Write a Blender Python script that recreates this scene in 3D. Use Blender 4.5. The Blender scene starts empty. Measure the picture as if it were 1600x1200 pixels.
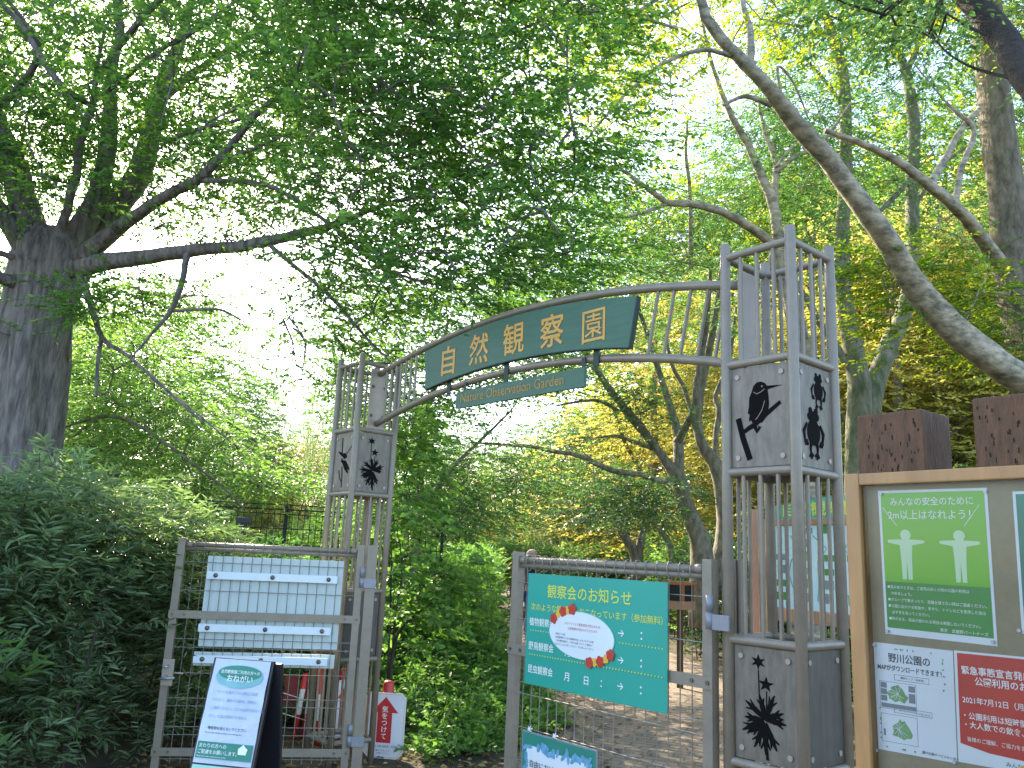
import bpy, bmesh, math, random
import numpy as np
from mathutils import Vector, Matrix
R = math.radians
random.seed(7); rng = np.random.default_rng(11)
S = bpy.context.scene
COL = S.collection

# ------------------------------------------------------------------ camera, sky, sun, exposure
FPX, PITCH, ROLL, CH = 1276.4, 0.2064, 0.0446, 1.5
fw = np.array([0, math.cos(PITCH), math.sin(PITCH)]); r0 = np.array([1, 0, 0.]); u0 = np.array([0, -math.sin(PITCH), math.cos(PITCH)])
cr = math.cos(ROLL)*r0 + math.sin(ROLL)*u0
cu = math.cos(ROLL)*u0 - math.sin(ROLL)*r0
cd = bpy.data.cameras.new("camera"); cam = bpy.data.objects.new("camera", cd); COL.objects.link(cam)
cd.sensor_width = 36; cd.lens = FPX/1600*36; cd.clip_end = 2000; cd.clip_start = .05
cam.matrix_world = Matrix(((cr[0], cu[0], -fw[0], 0), (cr[1], cu[1], -fw[1], 0), (cr[2], cu[2], -fw[2], CH), (0, 0, 0, 1)))
S.camera = cam

SUN_AZ, SUN_EL = -30, 33
W = bpy.data.worlds.new("World"); S.world = W; W.use_nodes = True
wn = W.node_tree.nodes; bg = wn["Background"]; sk = wn.new("ShaderNodeTexSky"); sk.sky_type = 'NISHITA'; sk.sun_disc = False
sk.sun_elevation = R(SUN_EL); sk.sun_rotation = R(SUN_AZ); sk.air_density = 1.0; sk.dust_density = 1.6; sk.ozone_density = 1.3
W.node_tree.links.new(sk.outputs[0], bg.inputs[0]); bg.inputs[1].default_value = 0.15
sl = bpy.data.lights.new("sun", 'SUN'); sl.energy = 3.2; sl.angle = R(.6); sl.color = (1, .86, .62)
so = bpy.data.objects.new("sun", sl); COL.objects.link(so)
sd = Vector((math.sin(R(SUN_AZ))*math.cos(R(SUN_EL)), math.cos(R(SUN_AZ))*math.cos(R(SUN_EL)), math.sin(R(SUN_EL))))
so.rotation_euler = sd.to_track_quat('Z', 'Y').to_euler()
S.view_settings.view_transform = 'Standard'; S.view_settings.look = 'None'; S.view_settings.gamma = 1
S.view_settings.exposure = 2.42
S.render.engine = 'CYCLES'
cy = S.cycles; cy.max_bounces = 6; cy.diffuse_bounces = 3; cy.glossy_bounces = 2; cy.transmission_bounces = 4; cy.transparent_max_bounces = 6
cy.caustics_reflective = False; cy.caustics_refractive = False; cy.use_denoising = True; cy.sample_clamp_indirect = 6

# ------------------------------------------------------------------ helpers
def ray(px, py):
    d = fw + cr*(px-800)/FPX - cu*(py-600)/FPX
    return d
def at(px, py, Y):
    d = ray(px, py); d = d*Y/d[1]
    return np.array([d[0], d[1], d[2]+CH])

def mat(name, col, rough=.6, metal=0, vary=0, scale=8, stretch=(1, 1, 1), col2=None, bump=0, bscale=60, spec=.5, coat=0):
    m = bpy.data.materials.new(name); m.use_nodes = True; n = m.node_tree.nodes; l = m.node_tree.links; b = n["Principled BSDF"]
    b.inputs["Roughness"].default_value = rough; b.inputs["Metallic"].default_value = metal
    b.inputs["Specular IOR Level"].default_value = spec; b.inputs["Coat Weight"].default_value = coat
    if col2 is None: col2 = tuple(c*(1-vary) for c in col)
    tc = n.new("ShaderNodeTexCoord"); mp = n.new("ShaderNodeMapping"); mp.inputs["Scale"].default_value = stretch
    l.new(tc.outputs["Object"], mp.inputs[0])
    nz = n.new("ShaderNodeTexNoise"); nz.inputs["Scale"].default_value = scale; nz.inputs["Detail"].default_value = 6; nz.inputs["Roughness"].default_value = .65
    l.new(mp.outputs[0], nz.inputs["Vector"])
    rp = n.new("ShaderNodeValToRGB"); rp.color_ramp.elements[0].position = .35; rp.color_ramp.elements[1].position = .65
    rp.color_ramp.elements[0].color = (*col2, 1); rp.color_ramp.elements[1].color = (*col, 1)
    l.new(nz.outputs[0], rp.inputs[0]); l.new(rp.outputs[0], b.inputs["Base Color"])
    if bump:
        n2 = n.new("ShaderNodeTexNoise"); n2.inputs["Scale"].default_value = bscale; n2.inputs["Detail"].default_value = 5
        l.new(mp.outputs[0], n2.inputs["Vector"]); bp = n.new("ShaderNodeBump"); bp.inputs["Strength"].default_value = bump; bp.inputs["Distance"].default_value = .02
        l.new(n2.outputs[0], bp.inputs["Height"]); l.new(bp.outputs[0], b.inputs["Normal"])
    return m

def leafmat(name, a, b, c=None, trans=.5, tcol=None, rough=.45):
    """leaf colours a..b..c picked by each leaf's own tint value"""
    m = bpy.data.materials.new(name); m.use_nodes = True; n = m.node_tree.nodes; l = m.node_tree.links; p = n["Principled BSDF"]; out = n["Material Output"]
    at_ = n.new("ShaderNodeAttribute"); at_.attribute_name = "tint"
    rp = n.new("ShaderNodeValToRGB"); rp.color_ramp.elements[0].color = (*a, 1); rp.color_ramp.elements[1].color = (*(c or b), 1)
    if c: e = rp.color_ramp.elements.new(.6); e.color = (*b, 1)
    l.new(at_.outputs["Fac"], rp.inputs[0]); l.new(rp.outputs[0], p.inputs["Base Color"])
    p.inputs["Roughness"].default_value = rough; p.inputs["Specular IOR Level"].default_value = .35
    tr = n.new("ShaderNodeBsdfTranslucent"); mx = n.new("ShaderNodeMixShader"); mx.inputs[0].default_value = trans
    g = n.new("ShaderNodeMixRGB"); g.blend_type = 'MULTIPLY'; g.inputs[0].default_value = 1
    g.inputs[2].default_value = (*(tcol or (2.6, 2.3, .8)), 1)
    l.new(rp.outputs[0], g.inputs[1]); l.new(g.outputs[0], tr.inputs[0])
    l.new(p.outputs[0], mx.inputs[1]); l.new(tr.outputs[0], mx.inputs[2]); l.new(mx.outputs[0], out.inputs[0])
    return m

def tag(o, label=None, cat=None, group=None, kind=None):
    if label: o["label"] = label
    if cat: o["category"] = cat
    if group: o["group"] = group
    if kind: o["kind"] = kind
    return o
def empty(name, loc, rz=0, label=None, cat=None, group=None):
    o = bpy.data.objects.new(name, None); COL.objects.link(o); o.location = loc; o.rotation_euler = (0, 0, rz); o.empty_display_size = .1
    return tag(o, label, cat, group)

class MB:
    def __init__(s): s.v = []; s.f = []; s.k = 0; s.smooth = []
    def add(s, v, f, smooth=False):
        b = len(s.v); s.v += [tuple(x) for x in v]; s.f += [tuple(i+b for i in q) for q in f]; s.smooth += [smooth]*len(f)
        return s
    def box(s, x0, x1, y0, y1, z0, z1, bev=0):
        if bev:
            bm = bmesh.new(); bmesh.ops.create_cube(bm, size=1)
            for v in bm.verts: v.co = Vector(((x0+x1)/2+v.co.x*(x1-x0), (y0+y1)/2+v.co.y*(y1-y0), (z0+z1)/2+v.co.z*(z1-z0)))
            bmesh.ops.bevel(bm, geom=bm.edges[:], offset=bev, segments=2, affect='EDGES', profile=.6)
            bm.verts.ensure_lookup_table(); bm.verts.index_update()
            s.add([v.co[:] for v in bm.verts], [[v.index for v in f.verts] for f in bm.faces]); bm.free(); return s
        v = [(x, y, z) for x in (x0, x1) for y in (y0, y1) for z in (z0, z1)]
        return s.add(v, [(0, 1, 3, 2), (4, 6, 7, 5), (0, 4, 5, 1), (2, 3, 7, 6), (0, 2, 6, 4), (1, 5, 7, 3)])
    def tube(s, pts, rad, n=10, caps=True, rnd=None):
        pts = [Vector(p) for p in pts]; N = len(pts)
        if not hasattr(rad, '__len__'): rad = [rad]*N
        v = []; f = []; pu = None
        for i, p in enumerate(pts):
            t = (pts[min(i+1, N-1)]-pts[max(i-1, 0)])
            if t.length < 1e-9: t = Vector((0, 0, 1))
            t.normalize()
            if pu is None:
                a = Vector((0, 0, 1)) if abs(t.z) < .9 else Vector((1, 0, 0)); pu = t.cross(a).normalized()
            pu = (pu - t*pu.dot(t)).normalized(); w = t.cross(pu)
            for k in range(n):
                a = 2*math.pi*k/n; rr = rad[i]*(rnd(i, k, a) if rnd else 1)
                v.append(p + (pu*math.cos(a)+w*math.sin(a))*rr)
        for i in range(N-1):
            for k in range(n): f.append((i*n+k, i*n+(k+1) % n, (i+1)*n+(k+1) % n, (i+1)*n+k))
        s.add(v, f, True)
        if caps:
            b = len(s.v)-len(v)
            s.f.append(tuple(b+k for k in range(n))[::-1]); s.f.append(tuple(b+(N-1)*n+k for k in range(n))); s.smooth += [False, False]
        return s
    def ball(s, c, r, sc=(1, 1, 1), u=10, w=7):
        v = []; f = []
        for i in range(w+1):
            th = math.pi*i/w
            for k in range(u):
                a = 2*math.pi*k/u; v.append((c[0]+r*sc[0]*math.sin(th)*math.cos(a), c[1]+r*sc[1]*math.sin(th)*math.sin(a), c[2]+r*sc[2]*math.cos(th)))
        for i in range(w):
            for k in range(u): f.append((i*u+k, (i+1)*u+k, (i+1)*u+(k+1) % u, i*u+(k+1) % u))
        return s.add(v, f, True)
    def plate(s, P, y, th, back=False):
        """polygon P in (x,z) with its front face at y-th and back at y; every piece sits a hair prouder than the last"""
        s.k += 1; y0 = y; y1 = y-th-s.k*.00006; n = len(P)
        ar = sum(P[i][0]*P[(i+1) % n][1]-P[(i+1) % n][0]*P[i][1] for i in range(n))
        if ar < 0: P = P[::-1]
        v = [(p[0], y1, p[1]) for p in P]+[(p[0], y0, p[1]) for p in P]
        f = [tuple(range(n))]+[(i, n+i, n+(i+1) % n, (i+1) % n) for i in range(n)]
        return s.add(v, f)
    def stroke(s, pts, w, y, th):
        if not hasattr(w, '__len__'): w = [w]*len(pts)
        L = []; Rr = []
        for i, p in enumerate(pts):
            a = pts[max(i-1, 0)]; b = pts[min(i+1, len(pts)-1)]; dx, dz = b[0]-a[0], b[1]-a[1]; d = math.hypot(dx, dz) or 1
            nx, nz = -dz/d*w[i]/2, dx/d*w[i]/2; L.append((p[0]+nx, p[1]+nz)); Rr.append((p[0]-nx, p[1]-nz))
        for i in range(len(pts)-1): s.plate([L[i], L[i+1], Rr[i+1], Rr[i]], y, th)
        return s
    def disc(s, c, rx, rz, y, th, n=28, rot=0):
        P = []
        for k in range(n):
            a = 2*math.pi*k/n; x, z = rx*math.cos(a), rz*math.sin(a); P.append((c[0]+x*math.cos(rot)-z*math.sin(rot), c[1]+x*math.sin(rot)+z*math.cos(rot)))
        return s.plate(P, y, th)
    def text(s, body, x, z, size, y, align='LEFT', bold=0, sx=1, sp=1, slant=0, th=0, vertical=False, roll=0, bk=.5):
        if vertical:
            for i, ch in enumerate(body): s.text(ch, x, z-i*size*sp*1.05, size, y, 'CENTER', bold, sx)
            return s
        v, f = glyphs(body, align, bold*bk, sp, th/size if th else 0)
        c_, s_ = math.cos(roll), math.sin(roll)
        vv = []
        for p in v:
            a, b = p[0]*size*sx+slant*p[1]*size, p[1]*size
            vv.append((x+a*c_-b*s_, y-p[2]*size, z+a*s_+b*c_))
        return s.add(vv, f)
    def build(s, name, m, parent=None, loc=None, smooth=None, label=None):
        me = bpy.data.meshes.new(name); me.from_pydata([tuple(map(float, q)) for q in s.v], [], s.f); me.update()
        if len(s.smooth) == len(me.polygons): me.polygons.foreach_set("use_smooth", s.smooth)
        me.materials.append(m)
        o = bpy.data.objects.new(name, me); COL.objects.link(o)
        if parent: o.parent = parent
        if loc: o.location = loc
        if label: o["label"] = label
        return o
_gl = {}
def glyphs(body, align, bold, sp, th):
    k = (body, align, bold, sp, th)
    if k not in _gl:
        c = bpy.data.curves.new("t", 'FONT'); c.body = body; c.size = 1; c.align_x = align; c.offset = bold; c.space_character = sp; c.resolution_u = 2; c.extrude = th
        o = bpy.data.objects.new("t", c); COL.objects.link(o); dg = bpy.context.evaluated_depsgraph_get()
        me = bpy.data.meshes.new_from_object(o.evaluated_get(dg))
        _gl[k] = ([tuple(v.co) for v in me.vertices], [tuple(p.vertices) for p in me.polygons])
        bpy.data.objects.remove(o); bpy.data.curves.remove(c); bpy.data.meshes.remove(me)
    return _gl[k]
def copy_tree(o, parent=None):
    c = o.copy(); COL.objects.link(c); c.parent = parent
    for ch in o.children: copy_tree(ch, c)
    return c

def rect(x0, x1, z0, z1): return [(x0, z0), (x1, z0), (x1, z1), (x0, z1)]

# ------------------------------------------------------------------ materials
M = {}
M['paint'] = mat("taupe_paint", (.25, .212, .16), .38, 0, .16, 14, bump=.05, bscale=200)
M['paint2'] = mat("pale_taupe_paint", (.37, .30, .24), .4, 0, .12, 10)
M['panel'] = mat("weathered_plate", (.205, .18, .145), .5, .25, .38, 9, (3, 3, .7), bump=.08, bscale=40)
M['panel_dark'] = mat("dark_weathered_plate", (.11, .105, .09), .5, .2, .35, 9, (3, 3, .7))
M['cut'] = mat("dark_opening", (.006, .006, .006), .9, spec=.1)  # shade inside the cut-outs, put on as near-black raised inlays
M['steel'] = mat("steel", (.42, .43, .46), .35, .6, .2, 20)
M['bolt'] = mat("bolt_metal", (.16, .15, .14), .4, .6, .3, 30)
M['blue_steel'] = mat("blue_grey_hinge", (.25, .26, .29), .45, .2, .15, 20)
M['wire'] = mat("galvanised_wire", (.28, .26, .22), .45, .3, .25, 30)
M['sign_green'] = mat("green_board", (.026, .115, .068), .5, 0, .2, 6, (1, 1, 9))
M['edge'] = mat("board_edge", (.012, .035, .025), .6)
M['gold'] = mat("gold_letters", (.62, .32, .045), .45, 0, .15, 14)
M['gold_dim'] = mat("faded_gold_letters", (.42, .25, .06), .6, 0, .3, 30)
M['teal'] = mat("teal_poster", (.022, .33, .25), .45, 0, .06, 3)
M['yel'] = mat("yellow_print", (.62, .66, .07), .6)
M['white'] = mat("white_print", (.8, .82, .8), .55, 0, .05, 8)
M['paper'] = mat("white_paper", (.70, .76, .80), .4, 0, .08, 3, bump=.05, bscale=9)
M['lilac'] = mat("laminated_paper", (.52, .58, .72), .12, 0, .22, 5, bump=.12, bscale=7)
M['red'] = mat("red_print", (.50, .045, .025), .6, 0, .2, 8)
M['redpaper'] = mat("red_poster", (.52, .045, .035), .35, 0, .15, 3)
M['orange'] = mat("orange_print", (.75, .42, .05), .6)
M['black'] = mat("black_board", (.012, .012, .016), .4, 0, .2, 10)
M['ink'] = mat("dark_ink", (.05, .055, .06), .6)
M['inkg'] = mat("grey_ink", (.20, .24, .27), .6)
M['inkblue'] = mat("faint_ink", (.27, .33, .42), .6)
M['lime'] = mat("lime_poster", (.16, .50, .025), .35, 0, .1, 3)
M['dgreen'] = mat("deep_green_poster", (.045, .27, .055), .35, 0, .15, 4)
M['figure'] = mat("pale_figure", (.55, .76, .48), .5)
M['mint'] = mat("mint_paper", (.30, .62, .52), .3, 0, .1, 4)
M['leafprint'] = mat("leaf_print", (.16, .42, .62), .5, 0, .45, 30)
M['seagreen'] = mat("sea_green_ink", (.03, .24, .17), .5, 0, .2, 8)
M['seapale'] = mat("washed_sea_green", (.20, .47, .48), .4, 0, .3, 6)
M['corr'] = mat("white_board", (.50, .58, .57), .5, 0, .08, 5)
M['corr2'] = mat("white_strip", (.66, .74, .78), .4, 0, .06, 12)
M['khaki'] = mat("khaki_backing", (.31, .27, .17), .8, 0, .12, 40)
M['oak'] = mat("varnished_wood", (.42, .225, .085), .4, 0, .28, 5, (3, 3, .5), bump=.05, bscale=30)
M['timber'] = mat("dark_stained_timber", (.135, .066, .030), .75, 0, .5, 12, (4, 4, .8), bump=.35, bscale=45)
M['hole'] = mat("timber_check", (.006, .003, .002), .9)
M['redpost'] = mat("red_plastic", (.52, .03, .03), .4, 0, .12, 8)
M['cream'] = mat("cream_plate", (.70, .70, .74), .4, 0, .06, 8)
M['fence'] = mat("dark_fence", (.012, .03, .032), .5, 0, .2, 20)
M['rope'] = mat("old_rope", (.30, .33, .16), .8, 0, .3, 60)
M['mapblue'] = mat("sky_tinted_print", (.60, .78, .84), .4, 0, .1, 3)  # white map with the sky's reflection put into its colour
M['maphead'] = mat("map_header", (.08, .36, .27), .5)
M['pink_wood'] = mat("pale_planed_wood", (.42, .22, .13), .6, 0, .2, 10, (4, 4, .6))
M['boxwood'] = mat("box_wood", (.40, .14, .05), .5, 0, .2, 8)
M['bark1'] = mat("dark_fluted_bark", (.235, .205, .195), .85, 0, 0, 5, (3.4, 3.4, .55), (.065, .055, .056), bump=1, bscale=14)
M['bark2'] = mat("pale_smooth_bark", (.50, .42, .31), .8, 0, 0, 7, (1, 1, 2.2), (.13, .12, .085), bump=.6, bscale=16)
M['bark3'] = mat("grey_brown_bark", (.26, .225, .175), .85, 0, 0, 8, (2, 2, .8), (.09, .085, .055), bump=.8, bscale=20)
M['mossbark'] = mat("mossy_bark", (.27, .25, .19), .9, 0, 0, 5, (1.5, 1.5, .7), (.08, .11, .045), bump=.8, bscale=20)
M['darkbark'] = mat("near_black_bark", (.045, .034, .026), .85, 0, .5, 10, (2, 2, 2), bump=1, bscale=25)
M['mapgreen'] = mat('map_green', (.22, .44, .18), .5, 0, .35, 40)
M['darkred'] = mat('dull_red_plastic', (.24, .025, .03), .5, 0, .3, 10)
M['upbark'] = mat('brown_mottled_bark', (.22, .18, .13), .85, 0, 0, 7, (2, 2, .7), (.07, .06, .04), bump=.8, bscale=20)
M['twig'] = mat("twig", (.045, .032, .026), .8)
M['stem'] = mat("green_stem", (.10, .16, .05), .7)

L = {}
TC = (1.8, 2.0, 1.15)
L['zelk'] = leafmat("fresh_green_leaves", (.045, .115, .038), (.085, .195, .05), (.16, .29, .065), .52, (2.5, 2.3, 1.05))
L['sun'] = leafmat("yellow_green_leaves", (.06, .13, .025), (.17, .25, .03), (.42, .40, .03), .52, (2.5, 2.3, .5))  # warm sunlight on the crowns put into the leaf colour
L['mid'] = leafmat("mid_green_leaves", (.05, .11, .045), (.09, .185, .065), (.17, .275, .10), .45, TC)
L['dark'] = leafmat("dark_glossy_leaves", (.03, .07, .032), (.055, .115, .045), (.10, .17, .06), .28, TC, rough=.3)
L['hedge'] = leafmat("dull_lance_leaves", (.10, .155, .08), (.17, .25, .12), (.30, .38, .20), .34, (1.8, 2.0, 1.1), rough=.32)
L['weed'] = leafmat("bright_weed_leaves", (.085, .17, .045), (.15, .27, .065), (.27, .40, .12), .45, TC)
L['gold'] = leafmat("golden_leaves", (.16, .20, .06), (.37, .37, .12), (.62, .53, .23), .55, (2.0, 1.85, 1.0))  # yellowish leaves, the sun shining through them added to the colour
L['pale'] = leafmat("pale_grey_green_leaves", (.13, .21, .11), (.21, .31, .17), (.34, .43, .26), .45, (1.7, 1.7, 1.2))
L['grass'] = leafmat("pale_grass", (.09, .19, .06), (.16, .30, .10), (.28, .42, .19), .4, (1.6, 1.9, .9))
L['litter'] = leafmat("fallen_leaves", (.09, .05, .02), (.20, .12, .05), (.42, .32, .12), .1, (1, 1, 1), .7)

# ------------------------------------------------------------------ foliage
def norm(a): return a/np.maximum(np.linalg.norm(a, axis=-1, keepdims=True), 1e-9)
class Leaves:
    def __init__(s): s.P = []; s.D = []; s.N = []; s.Ln = []; s.Wd = []; s.T = []; s.sa = []; s.sb = []
    def put(s, P, D, N, ln, wd, T):
        s.P.append(P); s.D.append(D); s.N.append(N); s.Ln.append(ln); s.Wd.append(wd); s.T.append(T)
    def sprays(s, C, D, length, nl, leaf, ratio=.45, droop=.12, ang=55, tilt=.45, tb=.5, ts=.22, stems=True, cup=0, tbv=None):
        """alternate leaves down each twig: C starts, D directions"""
        n = len(C)
        if n == 0: return
        D = norm(D); up = np.array([0, 0, 1.]); Sd = norm(np.cross(D, up+rng.normal(0, .25, (n, 3)))); Nn = norm(np.cross(Sd, D))
        Lh = length*rng.uniform(.65, 1.25, n)
        t = (np.arange(nl)+.6)/nl
        tt = t[None, :]+rng.normal(0, .03, (n, nl))
        P = C[:, None]+D[:, None]*(Lh[:, None]*tt)[..., None]; P[..., 2] -= droop*Lh[:, None]*tt**2
        sg = np.where((np.arange(nl) % 2) == 0, 1., -1.)[None, :, None]
        a = np.radians(ang)*(1-.45*tt)[..., None]
        ld = D[:, None]*np.cos(a)+Sd[:, None]*sg*np.sin(a)+rng.normal(0, .18, (n, nl, 3)); ld[..., 2] -= droop*.8
        nn = Nn[:, None]+rng.normal(0, tilt, (n, nl, 3))
        ln = leaf*rng.uniform(.65, 1.2, (n, nl))*(1-.25*tt)
        base = tbv if tbv is not None else tb
        T = np.clip((base+rng.normal(0, ts, n))[:, None]+rng.normal(0, .12, (n, nl)), 0, 1)
        s.put(P.reshape(-1, 3), ld.reshape(-1, 3), nn.reshape(-1, 3), ln.ravel(), (ln*ratio).ravel(), T.ravel())
        if stems:
            e = C+D*Lh[:, None]; e[:, 2] -= droop*Lh; s.sa.append(C); s.sb.append(e)
    def build(s, name, lm, parent, origin=(0, 0, 0), stem_r=.0025, rich=True, twig=None, kind=None):
        P = np.concatenate(s.P); D = norm(np.concatenate(s.D)); N = np.concatenate(s.N); ln = np.concatenate(s.Ln)[:, None]; wd = np.concatenate(s.Wd)[:, None]; T = np.concatenate(s.T)
        Sx = norm(np.cross(D, N)); N = norm(np.cross(Sx, D)); n = len(P); P = P-np.array(origin)
        fold = .22
        if rich:
            V = np.stack([P, P+D*ln*.3+Sx*wd*.46+N*wd*fold, P+D*ln*.68+Sx*wd*.38+N*wd*fold*.6, P+D*ln-N*ln*.08,
                          P+D*ln*.68-Sx*wd*.38+N*wd*fold*.6, P+D*ln*.3-Sx*wd*.46+N*wd*fold], 1)
            F = np.array([[0, 3, 2, 1], [0, 5, 4, 3]]); k = 6
        else:
            V = np.stack([P, P+D*ln*.45+Sx*wd*.5+N*wd*fold, P+D*ln, P+D*ln*.45-Sx*wd*.5+N*wd*fold], 1)
            F = np.array([[0, 2, 1], [0, 3, 2]]); k = 4
        V = V.reshape(-1, 3); idx = (np.arange(n)[:, None, None]*k+F[None]).reshape(-1); fs = F.shape[1]; nf = n*2
        sizes = np.full(nf, fs); tint = np.repeat(T, 2); mi = np.zeros(nf, int)
        if s.sa:
            A = np.concatenate(s.sa)-np.array(origin); B = np.concatenate(s.sb)-np.array(origin); ns = len(A); d = norm(B-A)
            a1 = norm(np.cross(d, rng.normal(0, 1, (ns, 3)))); a2 = np.cross(d, a1)
            R3 = [a1*math.cos(q)+a2*math.sin(q) for q in (0, 2.094, 4.189)]
            sv = np.stack([A+r*stem_r for r in R3]+[B+r*stem_r*.4 for r in R3], 1).reshape(-1, 3)
            F3 = np.array([[0, 1, 4, 3], [1, 2, 5, 4], [2, 0, 3, 5]]); i3 = (np.arange(ns)[:, None, None]*6+F3[None]).reshape(-1)+len(V)
            V = np.concatenate([V, sv]); idx = np.concatenate([idx, i3]); sizes = np.concatenate([sizes, np.full(ns*3, 4)])
            tint = np.concatenate([tint, np.zeros(ns*3)]); mi = np.concatenate([mi, np.ones(ns*3, int)])
        me = bpy.data.meshes.new(name); me.vertices.add(len(V)); me.vertices.foreach_set("co", V.astype(np.float32).ravel())
        me.loops.add(len(idx)); me.loops.foreach_set("vertex_index", idx.astype(np.int32))
        me.polygons.add(len(sizes)); st = np.concatenate([[0], np.cumsum(sizes)[:-1]]); me.polygons.foreach_set("loop_start", st.astype(np.int32))
        me.materials.append(lm); me.materials.append(twig or M['twig']); me.polygons.foreach_set("material_index", mi.astype(np.int32))
        a = me.attributes.new("tint", 'FLOAT', 'FACE'); a.data.foreach_set("value", tint.astype(np.float32))
        me.update(calc_edges=True)
        o = bpy.data.objects.new(name, me); COL.objects.link(o)
        if parent: o.parent = parent
        else: o.location = origin
        if kind: o["kind"] = kind
        return o

def inpoly(x, y, P):
    c = False; n = len(P)
    for i in range(n):
        x1, y1 = P[i]; x2, y2 = P[i-1]
        if (y1 > y) != (y2 > y) and x < (x2-x1)*(y-y1)/(y2-y1)+x1: c = not c
    return c
def smooth_path(pts, sub=4):
    pts = [np.array(p, float) for p in pts]; out = []
    for i in range(len(pts)-1):
        p0 = pts[max(i-1, 0)]; p1 = pts[i]; p2 = pts[i+1]; p3 = pts[min(i+2, len(pts)-1)]
        for k in range(sub):
            t = k/sub; out.append(.5*((2*p1)+(-p0+p2)*t+(2*p0-5*p1+4*p2-p3)*t*t+(-p0+3*p1-3*p2+p3)*t**3))
    out.append(pts[-1]); return out

DENS = [1.7, 1.2, 1.1, 1.1]
class Tree:
    """limbs: lists of (px, py, Y, width_px) turned into points and radii in metres"""
    def __init__(s, name, label, cat, base, bark, group=None, flute=0):
        s.base = np.array(base, float); s.root = empty(name, s.base, 0, label, cat, group); s.mb = MB(); s.nodes = []; s.leaf = Leaves(); s.bark = bark; s.flute = flute
    def limb(s, pts, n=9, wob=.03, first=None):
        w = [np.append(at(a, b, Y), wd/2/FPX*Y) for a, b, Y, wd in pts]
        if first is not None: w = [np.array(first, float)]+w
        sp = smooth_path(w, 4); sp = [q if i in (0, len(sp)-1) else q+np.append(rng.normal(0, wob*.5*q[3]/.05 if q[3] < .05 else wob*.4, 3)*.3, 0) for i, q in enumerate(sp)]
        ph = random.uniform(0, 6)
        fl = s.flute
        def rn(i, k, a): return 1+.06*math.sin(3*a+ph+i*.4)+random.uniform(-.03, .03)+(fl*(abs(math.sin(2.5*a+ph+.12*i))-.5) if fl else 0)
        s.mb.tube([q[:3]-s.base for q in sp], [max(q[3], .003) for q in sp], n, True, rn)
        s.nodes += [q[:3] for q in sp]
        return sp
    def canopy(s, poly, n, Yr, r=.45, k=9, length=.42, nl=13, leaf=.05, ratio=.45, holes=(), hp=.95, flat=.4, tb=.5, droop=.15, ts=.18, tw=.008, Yf=None, cb=.15, tilt=.45, link=True):
        n = int(n*DENS[0]); k = int(round(k*DENS[1])); leaf *= DENS[2]; ratio *= DENS[3]
        xs = [p[0] for p in poly]; ys = [p[1] for p in poly]; B = []
        while len(B) < n:
            x = random.uniform(min(xs), max(xs)); y = random.uniform(min(ys), max(ys))
            if not inpoly(x, y, poly): continue
            if any(inpoly(x, y, h) for h in holes) and random.random() < hp: continue
            Y = random.uniform(*Yr) if Yf is None else Yf(x, y)
            q = at(x, y, Y)
            if q[2] < .2: continue
            B.append(q)
        B = np.array(B); s.blobs = B
        if link:
            nd = np.array(s.nodes); d = np.min(np.linalg.norm(B[:, None]-nd[None], axis=2), 1)
            lst = list(s.nodes)
            for i in np.argsort(d):
                q = B[i]; A = np.array(lst); dd = np.linalg.norm(A-q, axis=1); j = int(np.argmin(dd)); a = A[j]
                if dd[j] > .05:
                    m = (a+q)/2+np.append(rng.normal(0, .06*dd[j], 2), .08*dd[j]); m2 = a*.75+q*.25+np.array([0, 0, .03])
                    s.mb.tube([a-s.base, m-s.base, q-s.base], [tw*1.3, tw, tw*.5], 5, False)
                lst.append(q); 
                if dd[j] > .5: lst.append(m)
        c = np.repeat(B, k, 0)+rng.normal(0, 1, (n*k, 3))*np.array([r, r, r*flat])*.62
        out = c-s.base; out[:, 2] = 0; D = norm(out)*.55+norm(c-np.repeat(B, k, 0)+1e-6)*.6+rng.normal(0, .35, (n*k, 3)); D[:, 2] = D[:, 2]*.35-.05
        tv = np.repeat(tb+rng.normal(0, cb, n), k)
        s.leaf.sprays(c, D, length, nl, leaf, ratio, droop, 55, tilt, 0, ts, tbv=tv)
    def done(s, lm, rich=True, stem_r=.0022, trunk='trunk'):
        if s.mb.v: s.mb.build(trunk, s.bark, s.root)
        if s.leaf.P: s.leaf.build('crown', lm, s.root, s.base, stem_r, rich)
        return s.root
# ------------------------------------------------------------------ ground and path
def sheet(name, pts, z, m, kind='structure'):
    me = bpy.data.meshes.new(name); me.from_pydata([(x, y, z) for x, y in pts], [], [tuple(range(len(pts)))]); me.update(); me.materials.append(m)
    o = bpy.data.objects.new(name, me); COL.objects.link(o); o["kind"] = kind; return o
gm = mat("soil_and_leaf_litter", (.10, .075, .045), .95, 0, 0, 3, (1, 1, 1), (.045, .04, .022), bump=.6, bscale=30)
sheet('ground', [(-400, -60), (400, -60), (400, 500), (-400, 500)], 0, gm)
pm = bpy.data.materials.new("paving"); pm.use_nodes = True
n = pm.node_tree.nodes; l = pm.node_tree.links; b = n["Principled BSDF"]
tc = n.new("ShaderNodeTexCoord"); mp = n.new("ShaderNodeMapping"); mp.inputs["Rotation"].default_value = (0, 0, .4); l.new(tc.outputs["Object"], mp.inputs[0])
br = n.new("ShaderNodeTexBrick"); br.inputs["Scale"].default_value = 1; br.inputs["Brick Width"].default_value = .2; br.inputs["Row Height"].default_value = .1; br.inputs["Mortar Size"].default_value = .008
br.inputs["Color1"].default_value = (.27, .205, .165, 1); br.inputs["Color2"].default_value = (.215, .17, .14, 1); br.inputs["Mortar"].default_value = (.11, .09, .07, 1)
l.new(mp.outputs[0], br.inputs[0])
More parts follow.
